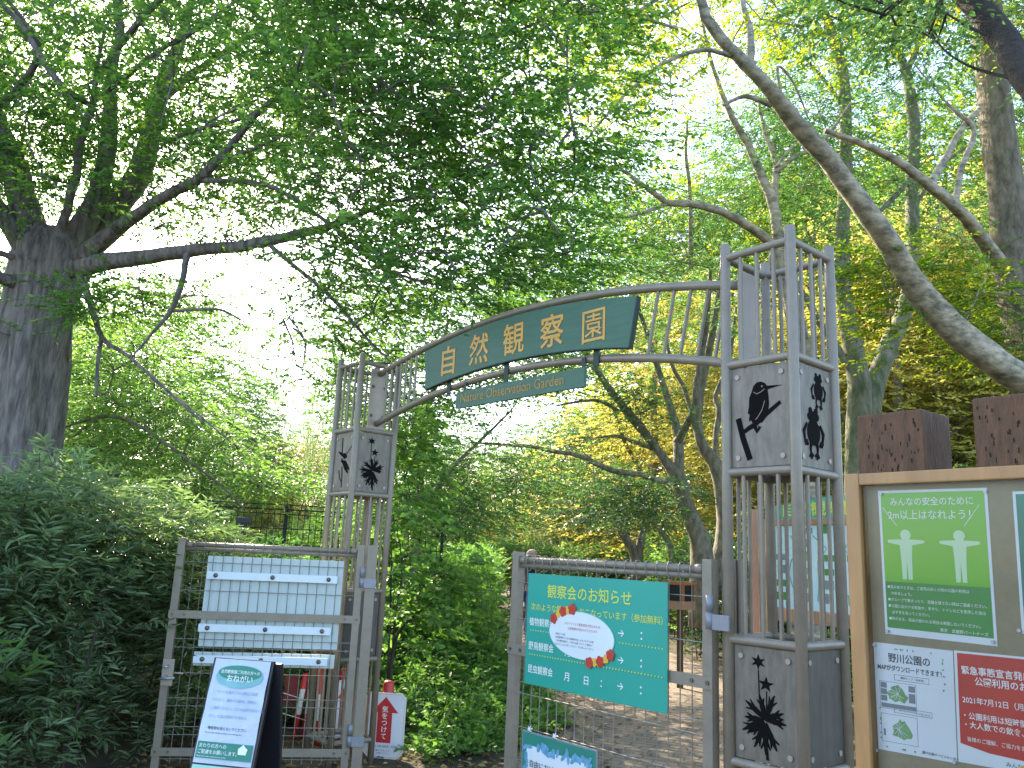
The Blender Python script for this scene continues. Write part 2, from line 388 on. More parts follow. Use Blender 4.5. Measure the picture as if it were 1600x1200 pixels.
nz = n.new("ShaderNodeTexNoise"); nz.inputs["Scale"].default_value = 2.2; nz.inputs["Detail"].default_value = 8; l.new(tc.outputs["Object"], nz.inputs[0])
mx = n.new("ShaderNodeMixRGB"); mx.blend_type = 'MULTIPLY'; mx.inputs[0].default_value = .8; rp = n.new("ShaderNodeValToRGB"); rp.color_ramp.elements[0].position = .3; rp.color_ramp.elements[0].color = (.72, .68, .62, 1); rp.color_ramp.elements[1].position = .7
l.new(nz.outputs[0], rp.inputs[0]); l.new(br.outputs[0], mx.inputs[1]); l.new(rp.outputs[0], mx.inputs[2]); l.new(mx.outputs[0], b.inputs["Base Color"]); b.inputs["Roughness"].default_value = .85
bp = n.new("ShaderNodeBump"); bp.inputs["Strength"].default_value = .5; bp.inputs["Distance"].default_value = .01; l.new(br.outputs["Fac"], bp.inputs["Height"]); bp.invert = True; l.new(bp.outputs[0], b.inputs["Normal"])
PATH = [(-3.5, -4), (6, -4), (2.2, 3.0), (1.7, 4.4), (2.5, 8), (3.1, 12.6), (2.6, 17), (3.2, 30), (6, 48), (4.5, 48), (1.9, 30), (.15, 17.5), (.42, 13.4), (.55, 9.5), (.70, 7.9), (.15, 6.7), (-.35, 5.6), (-1.1, 5.4), (-2.6, 5.1), (-3.4, 3.5)]
sheet('path', PATH, .004, pm)
# fallen leaves: nobody could count them
lv = Leaves(); n_ = 3800
def litter(xf, n_, sz=.06):
    P = np.array([xf() for _ in range(n_)]); P = np.column_stack([P, np.full(n_, .008)+rng.uniform(0, .012, n_)])
    D = rng.normal(0, 1, (n_, 3)); D[:, 2] = rng.normal(0, .12, n_)
    N = np.tile([0, 0, 1.], (n_, 1))+rng.normal(0, .25, (n_, 3)); ln = sz*rng.uniform(.6, 1.3, n_)
    lv.put(P, D, N, ln, ln*.5, rng.uniform(0, 1, n_))
litter(lambda: (random.uniform(-.3, 3.2), random.uniform(4, 17)), 300, .05)
litter(lambda: (random.gauss(.5, .35), random.uniform(6, 15)), 1100, .06)
litter(lambda: (random.uniform(-2.5, .5), random.uniform(5.6, 8.5)), 1200, .07)
lv.build('leaf_litter', L['litter'], None, rich=False, kind='stuff')

# ------------------------------------------------------------------ the gate: towers, arch, boards, leaves
PHI = .8659; UX = np.array([math.cos(PHI), -math.sin(PHI), 0]); VX = np.array([math.sin(PHI), math.cos(PHI), 0])
Q = np.array([-1.1472, 6.0754, 0]); SD = .3326; SPAN = 3.259
ZT, ZR, A1, B1, A2, B2 = 2.960, 2.893, 2.366, 1.908, 1.184, .728
def tower(name, label, origin, plates, cut, arch_side):
    t = empty(name, origin, -PHI, label, 'gate tower', 'lattice towers of the entrance gate')
    cs = [(0, 0), (SD, 0), (SD, SD), (0, SD)]
    for x, y in cs:
        m = MB(); m.tube([(x, y, 0), (x, y, ZT-.004), (x, y, ZT)], [.0235, .0235, .020], 16); m.build('post', M['paint'], t)
    for z in (ZR, A1+.012, B1-.012, A2+.012, B2-.012, .16):
        for i in range(4):
            a = cs[i]; b = cs[(i+1) % 4]; MB().tube([(a[0], a[1], z), (b[0], b[1], z)], .0185, 12, False).build('rail', M['paint'], t)
    for z0, z1 in ((A1+.012, ZR), (A2+.012, B1-.012), (.16, B2-.012)):
        for i in range(4):
            if z0 == A1+.012 and i == arch_side: continue
            a = cs[i]; b = cs[(i+1) % 4]
            for k in (.25, .5, .75):
                x = a[0]+(b[0]-a[0])*k; y = a[1]+(b[1]-a[1])*k; MB().tube([(x, y, z0), (x, y, z1)], .0095, 8, False).build('baluster', M['paint'], t)
    # plates on the faces; each face has its own frame: origin corner, x along the face, front normal outward
    for i in range(4):
        a = cs[i]; ang = (0, math.pi/2, math.pi, 3*math.pi/2)[i]
        for lv_, (z0, z1) in enumerate(((B1+.009, A1-.009), (B2+.009, A2-.009))):
            e = MB(); e.plate(rect(.026, SD-.026, z0, z1), .006, .004)
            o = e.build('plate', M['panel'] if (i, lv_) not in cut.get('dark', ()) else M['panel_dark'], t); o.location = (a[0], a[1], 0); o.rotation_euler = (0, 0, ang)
            e = MB()
            for bx in (.058, SD-.058):
                for bz in (z0+.04, z1-.04): e.disc((bx, bz), .0115, .0115, .0015, .005, 12)
            e.build('bolt', M['paint2'], o)
            if (i, lv_) in plates:
                e = MB(); plates[(i, lv_)](e, .026, z0, SD-.052, z1-z0); e.build('cut_out_inlay', M['cut'], o)
                if plates[(i, lv_)] is kingfisher: e = MB(); bird_lines(e, .026, z0, SD-.052, z1-z0); e.build('outline', M['panel'], o)
    return t
YC, TC = .0015, .0012
def nm(x0, z0, w, h): return lambda x, z: (x0+x*w, z0+z*h)
def kingfisher(e, x0, z0, w, h):
    P = nm(x0, z0, w, h)
    body = [(.37, .745), (.40, .80), (.46, .832), (.54, .835), (.60, .815), (.635, .785), (.90, .775), (.645, .748), (.66, .68), (.665, .60), (.645, .52), (.59, .46), (.54, .425), (.47, .43), (.42, .445), (.385, .415), (.35, .46), (.31, .45), (.325, .52), (.29, .53), (.315, .60), (.32, .68)]
    e.plate([P(*p) for p in body], YC, TC)
    e.stroke([P(.12, .49), P(.20, .29), P(.32, .07)], .027, YC, TC); e.stroke([P(.20, .34), P(.30, .38), P(.42, .415), P(.58, .49), P(.86, .61)], [.016, .02, .022, .02, .016], YC, TC)
    e.stroke([P(.38, .43), P(.46, .34), P(.50, .39)], .018, YC, TC)
def bird_lines(e, x0, z0, w, h):
    P = nm(x0, z0, w, h)
    e.stroke([P(.40, .74), P(.46, .715), P(.53, .73), P(.60, .755)], .0035, -.0008, .0005); e.stroke([P(.60, .64), P(.55, .55), P(.47, .48), P(.43, .46)], .0035, -.0008, .0005); e.disc(P(.555, .785), .004, .004, -.0008, .0006, 10)
def frog(e, P, cx, cz, s):
    q = lambda x, z: P(cx+x*s, cz+z*s*.66)
    c = q(0, 0); e.disc(c, .052*s*2.1, .060*s*2.0, YC, TC, 20)
    c = q(0, .50); e.disc(c, .058*s*1.7, .032*s*1.6, YC, TC, 16)
    for sx in (-1, 1):
        c = q(.17*sx, .68); e.disc(c, .022*s*1.3, .022*s*1.5, YC, TC, 10)
        e.stroke([q(.40*sx, .26), q(.60*sx, 0), q(.54*sx, -.28), q(.56*sx, -.36)], [0.0232*s, 0.0377*s, 0.0203*s, 0.0145*s], YC, TC)
        e.stroke([q(.46*sx, -.26), q(.36*sx, -.42)], 00.0244*s, YC, TC); e.stroke([q(.48*sx, -.26), q(.50*sx, -.44)], 00.0203*s, YC, TC)
        e.stroke([q(.16*sx, -.30), q(.22*sx, -.52), q(.20*sx, -.66), q(.30*sx, -.78)], [0.0435*s, 0.0261*s, 0.0174*s, 0.0145*s], YC, TC)
        e.stroke([q(.2*sx, -.64), q(.16*sx, -.84)], 00.0203*s, YC, TC); e.stroke([q(.2*sx, -.64), q(.06*sx, -.74)], 00.0203*s, YC, TC)
def frogs(e, x0, z0, w, h):
    P = nm(x0, z0, w, h); frog(e, P, .62, .77, .34); frog(e, P, .44, .34, .47)
def flower(e, x0, z0, w, h, big=1):
    P = nm(x0, z0, w, h)
    def bloom(cx, cz, r, n, ph):
        c = P(cx, cz); pts = []
        for k in range(n*2):
            a = ph+math.pi*k/n; rr = r*(1 if k % 2 == 0 else .42); pts.append((c[0]+rr*math.cos(a), c[1]+rr*math.sin(a)*.85))
        e.plate(pts, YC, TC)
    bloom(.40, .87, .036, 6, .5); bloom(.52, .68, .036, 5, 1.5)
    e.stroke([P(.40, .80), P(.41, .55), P(.46, .42)], .0045, YC, TC); e.stroke([P(.53, .62), P(.52, .42)], .0045, YC, TC)
    def palm(cx, cz, r, a0, a1, n):
        c = P(cx, cz)
        for k in range(n):
            a = R(a0+(a1-a0)*k/(n-1)); rr = r*random.uniform(.8, 1.1); t = (c[0]+rr*math.cos(a), c[1]+rr*math.sin(a)*1.1); m_ = ((c[0]+t[0])/2, (c[1]+t[1])/2)
            e.stroke([c, m_, t], [.016, .024, .004], YC, TC)
            for sg in (-.5, .5):
                e.stroke([m_, (m_[0]+rr*.42*math.cos(a+sg), m_[1]+rr*.42*math.sin(a+sg))], [.014, .003], YC, TC)
    palm(.50, .38, .095, 20, 150, 4); palm(.50, .38, .10, -5, 20, 2); palm(.50, .34, .10, -150, -60, 4); palm(.47, .36, .10, 178, 205, 2)
    e.stroke([P(.50, .2), P(.53, .03)], [.010, .008], YC, TC)
def dragonfly(e, x0, z0, w, h):
    P = nm(x0, z0, w, h)
    e.stroke([P(.38, .92), P(.40, .66)], .012, YC, TC); e.stroke([P(.46, .42), P(.50, .22), P(.50, .06)], .012, YC, TC); e.stroke([P(.30, .36), P(.38, .22), P(.49, .16)], .010, YC, TC)
    e.stroke([P(.22, .68), P(.45, .62), P(.68, .58)], [.01, .028, .02], YC, TC); e.stroke([P(.38, .52), P(.60, .48), P(.84, .36)], [.012, .04, .02], YC, TC)
    e.stroke([P(.40, .56), P(.62, .40), P(.80, .30)], [.012, .03, .014], YC, TC); e.stroke([P(.62, .62), P(.90, .76)], .005, YC, TC); e.disc(P(.55, .60), .02, .024, YC, TC, 12)
PR = Q+SPAN*UX
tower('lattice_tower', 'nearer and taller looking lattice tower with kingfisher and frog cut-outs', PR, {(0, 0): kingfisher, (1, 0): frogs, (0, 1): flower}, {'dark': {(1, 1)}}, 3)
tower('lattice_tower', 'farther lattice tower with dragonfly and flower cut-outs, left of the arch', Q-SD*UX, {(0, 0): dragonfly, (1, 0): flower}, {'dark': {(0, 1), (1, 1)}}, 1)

G0 = Q+VX*SD/2
arch = empty('entrance_arch', G0, -PHI, 'curved double tube arch spanning between the two lattice towers', 'arch')
def zarc(x, z0, rise, c=1.585, half=1.6): return z0+rise*(1-((x-c)/half)**2)
xs = [i*SPAN/30 for i in range(31)]
for z0, rs, nmn in ((2.822, .186, 'upper_tube'), (2.432, .20, 'lower_tube')):
    MB().tube([(x, 0, zarc(x, z0, rs)) for x in xs], .0235, 14).build(nmn, M['paint'], arch)
m = MB()
for x, xt in [(q_, q_) for q_ in (.10, .165, .23, .295, .36, .425, .49)] + [(2.66+.105*k_, 2.735+.105*k_) for k_ in range(5)]:
    MB().tube([(x, 0, zarc(x, 2.432, .20)), (xt, 0, zarc(xt, 2.822, .186))], .0095, 8, False).build('baluster', M['paint'], arch)
for x, sgn in ((-.004, 1), (SPAN+.004, -1)):
    m = MB().box(min(x, x-.012*sgn), max(x, x-.012*sgn), -.075, .075, A1+.03, 2.86, .002); m.build('mounting_plate', M['paint2'], arch)
    m = MB()
    for y in (-.052, .052):
        for z in (A1+.13, 2.72): m.ball((x+.004*sgn, y, z), .012, (.7, 1, 1), 8, 6)
    m.build('bolt', M['bolt'], arch)
m = MB()
for x in (.95, 1.55, 2.32): MB().box(x-.02, x+.02, -.032, -.0245, 2.54, 2.80).build('bracket', M['edge'], arch)

YS = -.034; TOP = (2.74, .22); BOT = (2.46, .215); CHX = (.926, 1.258, 1.602, 1.944, 2.281)
sg = empty('name_board', G0+.045*UX+np.array([0, 0, 2.6]), -PHI, 'large dark green name board with gold Japanese characters on the arch', 'sign')
def board_trap(pts, y, th, mfront, parent, nm_='board'):
    e = MB(); e.plate(pts, y, th); return e.build(nm_, mfront, parent)
def arcz(x, bot): return (BOT if bot else TOP)[0]-2.6+(BOT if bot else TOP)[1]*(1-((x-1.585)/1.6)**2)
XL = [.67+(2.54-.67)*k/24 for k in range(25)]
TOPP = [(.634+(2.594-.634)*k/24, arcz(.634+(2.594-.634)*k/24, 0)) for k in range(25)]; BOTP = [(x, arcz(x, 1)) for x in XL]
e = MB()
for k in range(24):
    a, b_, c_, d_ = BOTP[k], BOTP[k+1], TOPP[k+1], TOPP[k]; F_ = [(0, 1, 2, 3), (7, 6, 5, 4), (0, 4, 5, 1), (2, 6, 7, 3)]+([(0, 3, 7, 4)] if k == 0 else [])+([(1, 5, 6, 2)] if k == 23 else [])
    e.add([(q_[0], YS-.028, q_[1]) for q_ in (a, b_, c_, d_)]+[(q_[0], YS, q_[1]) for q_ in (a, b_, c_, d_)], F_)
e.build('board', M['sign_green'], sg)
e = MB(); e.stroke(BOTP, .006, YS+.002, .031); e.stroke([BOTP[-1], TOPP[-1]], .008, YS+.002, .031); e.build('edge_trim', M['edge'], sg)
e = MB()
for ch, x in zip("自然観察園", CHX):
    e.text(ch, x, (arcz(x, 0)+arcz(x, 1))/2-.088, .215, YS-.0295, 'CENTER', .004 if ch == '園' else .02, .96, th=.002)
e.build('lettering', M['gold'], sg)
sg = empty('english_name_board', G0+.045*UX+np.array([0, 0, 2.432]), -PHI, 'small dark green board reading Nature Observation Garden under the arch', 'sign')
e = MB(); e.plate(rect(1.025, 2.209, 0, .112), YS, .02); e.build('board', M['sign_green'], sg)
MB().text("Nature Observation Garden", 1.075, .034, .088, YS-.0215, 'LEFT', .008, .96, th=.001).build('lettering', M['gold_dim'], sg)
m = MB()
for x in (1.09, 2.18): m.box(x-.014, x+.014, YS+.001, YS+.006, .02, .175)
m.build('strap', M['edge'], sg)

def gate_leaf(label, origin, rz, LN, hinge_right=True, latch=False):
    g = empty('gate_leaf', origin, rz, label, 'gate', 'mesh leaves of the entrance gate')
    for x0 in (0, LN-.05):
        MB().box(x0, x0+.05, -.025, .025, .03, 1.52, .003).build('stile', M['paint'], g)
    m = MB(); m.tube([(.05, 0, 1.478), (LN-.05, 0, 1.478)], .0165, 14); m.tube([(.05, .004, 1.448), (LN-.05, .004, 1.448)], .0135, 12)
    for x in (.075, LN-.075): m.tube([(x-.02, -.001, 1.478), (x+.02, -.001, 1.478)], .021, 14)
    m.build('top_rail', M['paint'], g)
    for z in (1.01, .135):
        m = MB().box(-.004, LN+.004, -.031, -.0255, z-.026, z+.026); m.box(.052, LN-.052, -.0245, -.019, z-.022, z+.022)
        o = m.build('cross_rail', M['paint'], g)
        m = MB()
        for x in (.02, .10, LN-.10, LN-.02): m.disc((x, z), .009, .009, -.031, .006, 10)
        m.build('bolt', M['bolt'], o)
    m = MB(); nx = int((LN-.1)/.066)
    for i in range(1, nx+1):
        x = .05+(LN-.1)*i/(nx+1)
        m.tube([(x, -.010, .06), (x, -.010, 1.43), (x, -.024, 1.455), (x, -.024, 1.485), (x, -.012, 1.502), (x, .006, 1.503), (x, .024, 1.487), (x, .025, 1.455), (x, .012, 1.428), (x, -.004, 1.42)], .0026, 5, False)
    for z in (1.36, 1.17, .85, .795, .63, .47, .42, .29, .24, .09):
        m.tube([(.05, -.0155, z), (LN-.05, -.0155, z)], .0026, 5, False)
    m.build('wire_mesh', M['wire'], g)
    hx = LN if hinge_right else 0
    for z in (1.30, .25):
        m = MB(); m.tube([(LN-.004, -.034, z-.07), (LN-.004, -.034, z-.003)], .017, 12); m.tube([(LN-.004, -.034, z+.003), (LN-.004, -.034, z+.07)], .017, 12)
        m.box(LN+.008, LN+.095, -.040, -.030, z-.072, z-.008, .002); m.build('hinge', M['blue_steel'], g)
    if latch:
        m = MB().box(.004, .078, -.046, -.027, .55, .72, .003); o = m.build('latch', M['paint2'], g)
        m = MB(); m.tube([(.03, -.046, .672), (.03, -.062, .672)], .016, 14); m.ball((.03, -.066, .672), .012, (1, .6, 1)); m.build('lock', M['steel'], o)
        m = MB(); m.tube([(.035, -.046, .605), (.035, -.085, .605)], .012, 12); m.tube([(.0, -.085, .600), (.10, -.088, .606)], .0085, 10); m.build('handle', M['steel'], o)
        m = MB().tube([(.074, -.03, .63), (.14, -.03, .628)], .007, 8); m.build('bolt_bar', M['paint2'], o)
    return g
GR0 = Q+1.893*UX-.02*VX
RG = gate_leaf('closed mesh gate leaf beside the nearer tower, carrying the teal poster', GR0, -PHI, 1.312)
lgh = np.array([-1.0, 5.985, 0]); LA = .15; LLN = 1.275
LG0 = lgh-LLN*np.array([math.cos(LA), math.sin(LA), 0])
LG = gate_leaf('swung open mesh gate leaf on the left, carrying white blank boards', LG0, LA, LLN, latch=True)
for nm_, o_, a_, lb in (('hinge_post', lgh+np.array([.055, .01, 0]), LA, 'square hinge post in front of the farther tower'), ('hinge_post', PR-.045*UX+.10*VX, -PHI, 'square hinge post tucked behind the nearer tower, right of the closed gate leaf')):
    o = MB().box(-.035, .035, -.035, .035, 0, 1.525, .003).build('post_shaft', M['paint'], None); o.name = nm_; o.location = o_; o.rotation_euler = (0, 0, a_); tag(o, lb, 'post')

# white blank boards wired to the left gate
def wb(name, label, z0, z1, x0, x1, strips):
    b_ = empty(name, LG0, LA, label, 'board')
    m = MB(); N_ = 60; y0 = .012
    for i in range(N_):
        a = x0+(x1-x0)*i/N_; c = x0+(x1-x0)*(i+1)/N_; dy = .0009*(i % 2)
        m.add([(a, y0+dy, z0), (c, y0+.0011-dy, z0), (c, y0+.0011-dy, z1), (a, y0+dy, z1), (a, y0+.012, z0), (c, y0+.012, z0), (c, y0+.012, z1), (a, y0+.012, z1)], [(0, 1, 2, 3), (7, 6, 5, 4), (0, 4, 5, 1), (3, 2, 6, 7)]+([(0, 3, 7, 4)] if i == 0 else [])+([(1, 5, 6, 2)] if i == N_-1 else []))
    m.build('corrugated_sheet', M['corr'], b_)
    for sz, sa, sb in strips:
        m = MB().box(sa, sb, -.030, -.020, sz-.026, sz+.026, .002); o = m.build('clamp_strip', M['corr2'], b_)
        m = MB()
        for x in (sa+.06, (sa+sb)/2, sb-.06): m.tube([(x, -.030, sz), (x, -.034, sz)], .016, 14); m.ball((x, -.035, sz), .013, (1, .7, 1), 10, 6)
        m.build('knob_bolt', M['bolt'], o)
    return b_
wb('blank_board', 'tall white blank board behind the mesh of the open gate leaf', .80, 1.405, .205, 1.135, ((1.275, .215, 1.10), (.925, .2, 1.085)))
wb('blank_board', 'low white blank strip board behind the mesh, under the tall blank board', .675, .765, .185, 1.125, ((.722, .19, 1.08),))

# teal poster on the right gate
GP = GR0-1.893*UX+.02*VX
tp = empty('teal_poster', GP+np.array([0, 0, .855]), -PHI, 'large teal notice with yellow heading and three event lines on the closed gate leaf', 'poster')
X0 = 2.055; YP = -.062
e = MB(); e.plate(rect(X0, X0+.93, 0, .556), YP, .005); e.build('sheet', M['teal'], tp)
yt = YP-.0062
e = MB(); e.text("観察会のお知らせ", X0+.15, .445, .072, yt, 'LEFT', .010, 1); e.text("次のような観察会をおこなっています（参加無料）。", X0+.028, .372, .0405, yt, 'LEFT', .004, .985, .97)
for zz in (.268, .148):
    for k in range(46):
        if zz > .2 and 8 < k < 32: continue
        e.disc((X0+.035+k*.0193, zz), .0032, .0032, yt+.0004, .0005, 8)
e.build('yellow_lettering', M['yel'], tp)
e = MB()
for s_, zz in (("植物観察会", .295), ("野鳥観察会", .175), ("昆虫観察会", .060)):
    e.text(s_, X0+.022, zz, .044, yt, 'LEFT', .012, .86)
    e.text("→", X0+.635, zz, .05, yt, 'LEFT', .006); e.text("：", X0+.77, zz, .052, yt, 'LEFT', .03)
e.text("月", X0+.29, .055, .045, yt, 'LEFT', .008); e.text("日", X0+.42, .055, .045, yt, 'LEFT', .008); e.text("：", X0+.53, .057, .046, yt, 'LEFT', .02); e.text("月", X0+.29, .17, .045, yt, 'LEFT', .008)
e.build('white_lettering', M['white'], tp)
ov = empty('oval_notice', GP+np.array([0, 0, .855]), -PHI, 'white oval notice with red and yellow flowers stuck on the teal poster', 'notice')
cx, cz = X0+.40, .275
e = MB(); e.disc((cx, cz), .223, .112, yt-.0015, .001, 48, -.04); e.build('rim', M['mint'], ov)
e = MB(); e.disc((cx, cz), .219, .109, yt-.0028, .001, 48, -.04); e.build('sheet', M['paper'], ov)
yo = yt-.0042
e = MB(); e.text("コロナウイルス感染症拡大防止のため、", cx-.115, cz+.045, .0145, yo, 'LEFT', .01); e.text("当面開催を見合わせております", cx-.09, cz+.022, .0145, yo, 'LEFT', .01); e.build('red_lettering', M['red'], ov)
e = MB()
for k, s_ in enumerate(("再開までの間、", "自然観察園での生き物観察を楽しめるブログを公開", "「自然観察園便り」や野川公園ブログにて更新中！", "自らそこに来て探してみよう！をお楽しみください。")):
    e.text(s_, cx-.175, cz-.010-k*.0165, .0115, yo, 'LEFT', .008)
e.build('black_lettering', M['ink'], ov)
def flowers(e, e2, pts, y):
    for k, (x, z, r) in enumerate(pts):
        t = e if k % 2 == 0 else e2
        for q in range(5):
            a = q*1.2566+k; t.disc((x+r*.55*math.cos(a), z+r*.55*math.sin(a)), r*.5, r*.5, y, .0012, 10)
fl = [(cx-.19, cz+.065, .026), (cx-.155, cz+.092, .02), (cx-.125, cz+.105, .026), (cx-.09, cz+.112, .02), (cx-.06, cz+.120, .028), (cx+.195-.13, cz-.118, .026), (cx+.10, cz-.112, .02), (cx+.135, cz-.105, .026), (cx+.17, cz-.09, .02), (cx+.20, cz-.068, .026)]
e = MB(); e2 = MB(); flowers(e, e2, fl[:5], yo); flowers(e, e2, fl[5:], yo); e.build('red_flower', M['red'], ov); e2.build('yellow_flower', M['orange'], ov)

nb = empty('free_entry_sign', GP+np.array([0, 0, .30]), -PHI, 'small green bordered sign with blue leaf wreath tied low on the closed gate leaf', 'sign')
xs0 = 2.047; YQ = -.05
e = MB(); e.plate(rect(xs0-.004, xs0+.52, -.03, .325), YQ, .006); e.build('frame', M['inkg'], nb)
e = MB(); e.plate(rect(xs0+.004, xs0+.512, -.022, .317), YQ-.0066, .001); e.build('sheet', M['seagreen'], nb)
e = MB(); e.plate([(xs0+.035, -.0), (xs0+.035, .24), (xs0+.05, .262), (xs0+.24, .255), (xs0+.46, .258), (xs0+.485, .24), (xs0+.485, 0)], YQ-.0082, .001); e.build('inner_sheet', M['paper'], nb)
e = MB()
for k in range(44):
    x = xs0+.03+.46*random.random(); z = .262+random.uniform(-.022, .018)
    if k > 30: x = random.choice((xs0+.03, xs0+.488))+random.uniform(-.008, .008); z = random.uniform(.0, .25)
    a = random.uniform(0, 3); e.disc((x, z), .022, .010, YQ-.0095, .0005, 10, a)
e.build('leaf_wreath', M['leafprint'], nb)
e = MB(); e.text("自由におはいりください", xs0+.06, .165, .037, YQ-.0125, 'LEFT', .014, .98); e.text("開園時間 9:30〜16:30", xs0+.06, .09, .034, YQ-.0125, 'LEFT', .01, .95); e.build('lettering', M['ink'], nb)
m = MB()
for x in (xs0+.055, xs0+.24):
    for k in range(3): a = .5+k*.9; m.tube([(x-.02*math.cos(a), YQ-.01, .335-.012*math.sin(a)), (x, YQ-.02, .336), (x+.02*math.cos(a), YQ-.008, .335+.016*math.sin(a))], .0028, 5)
m.build('tie', M['white'], nb)

# ------------------------------------------------------------------ A-frame board with laminated notice
ab_p = at(383, 1030, 4.28); AZ = -.20
ab = empty('a_frame_board', (ab_p[0], ab_p[1], 0), AZ, 'black A-frame stand in front of the open gate leaf, leaning back', 'sign stand')
zt = ab_p[2]; TL = .225
def tilt(o):  # front leaf leans back about its top edge
    o.location = (0, 0, zt); o.rotation_euler = (-TL, 0, 0); return o
HL = (zt-.02)/math.cos(TL)
tilt(MB().box(-.168, .158, -.0, .022, -HL, .0, .004).build('front_leaf', M['black'], ab))
o = MB().box(-.168, .158, -.022, 0, -HL, -.01, .004).build('rear_leaf', M['black'], ab); o.location = (.034, .032, zt); o.rotation_euler = (TL*.8, 0, 0)
def laminated(name, label, z1, z0):
    o = empty(name, (ab_p[0], ab_p[1], 0), AZ, label, 'notice'); h = empty('hold', (0, 0, 0)); return o
def on_ab(e, name, m, parent): return tilt(e.build(name, m, parent))
ln1 = empty('laminated_notice', (ab_p[0], ab_p[1], 0), AZ, 'creased laminated paper with sea green oval at the top of the A-frame stand', 'notice')
e = MB(); nx_, nz_ = 14, 20; V = []; F = []
for i in range(nz_+1):
    for j in range(nx_+1):
        x = -.155+.3*j/nx_; z = -.005-.475*i/nz_
        V.append((x, -.0035-.004*abs(math.sin(z*21+1.2*math.sin(x*9)))*(1 if .1 < -z < .34 else .25)-.002*math.sin(x*14+z*7), z))
for i in range(nz_):
    for j in range(nx_): a = i*(nx_+1)+j; F.append((a, a+nx_+1, a+nx_+2, a+1))
e.add(V, F, True); on_ab(e, 'sheet', M['lilac'], ln1)
e = MB(); e.disc((-.005, -.085), .125, .053, -.0095, .0008, 40); on_ab(e, 'oval', M['seapale'], ln1)
e = MB(); e.disc((-.005, -.068), .116, .036, -.0106, .0006, 40); on_ab(e, 'oval_top', M['seagreen'], ln1)
e = MB(); e.text("自然観察園ご利用の方への", -.108, -.071, .019, -.0125, 'LEFT', .012, .92); e.text("おねがい", -.072, -.108, .036, -.0125, 'LEFT', .02, 1.0); on_ab(e, 'white_lettering', M['white'], ln1)
e = MB()
for k, s_ in enumerate(("・ペットを連れての入園はご遠慮", "ください。園内での飲食、喫煙は", "ご遠慮ください。ゴミはお持ち帰りくだ", "さい。火気は使用できません。")): e.text(s_, -.125, -.165-k*.037, .0165, -.0105, 'LEFT', .004, .95)
on_ab(e, 'faint_lettering', M['inkblue'], ln1)
e = MB(); e.text("・動植物を採らないでください", -.13, -.330, .0165, -.0105, 'LEFT', .012, .95); e.text("Do not take animals or plants out of the garden", -.125, -.348, .0105, -.0105, 'LEFT', .004, .95); on_ab(e, 'dark_lettering', M['ink'], ln1)
e = MB(); e.plate(rect(-.148, .138, -.458, -.385), -.0085, .001); on_ab(e, 'green_band', M['seagreen'], ln1)
e = MB(); e.text("まわりの方への", -.14, -.41, .021, -.0125, 'LEFT', .012); e.text("ご配慮をお願いします。", -.14, -.437, .021, -.0125, 'LEFT', .012, .95); e.text("Please show other visitors some courtesy", -.14, -.452, .009, -.0125, 'LEFT', .004)
e.plate([(.07, -.43), (.066, -.405), (.08, -.395), (.09, -.385), (.10, -.395), (.115, -.405), (.11, -.43)], -.0105, .001); on_ab(e, 'band_lettering', M['white'], ln1)
ln2 = empty('laminated_notice', (ab_p[0], ab_p[1], 0), AZ, 'mint green laminated sheet with a figure, lower on the A-frame stand', 'notice')
e = MB(); e.plate(rect(-.155, .145, -.93, -.488), -.002, .002); on_ab(e, 'sheet', M['mint'], ln2)
e = MB(); e.plate(rect(-.125, .115, -.78, -.512), -.0045, .001); on_ab(e, 'inner_sheet', M['cream'], ln2)
e = MB(); e.stroke([(-.115, -.515), (-.07, -.58)], .008, -.006, .001); e.disc((0, -.56), .022, .025, -.006, .0012, 16); on_ab(e, 'figure_outline', M['ink'], ln2)
e = MB(); e.disc((0, -.564), .018, .02, -.0078, .001, 16); e.plate([(-.045, -.65), (-.03, -.595), (.03, -.595), (.045, -.65)], -.006, .0011); on_ab(e, 'figure', M['mapblue'], ln2)

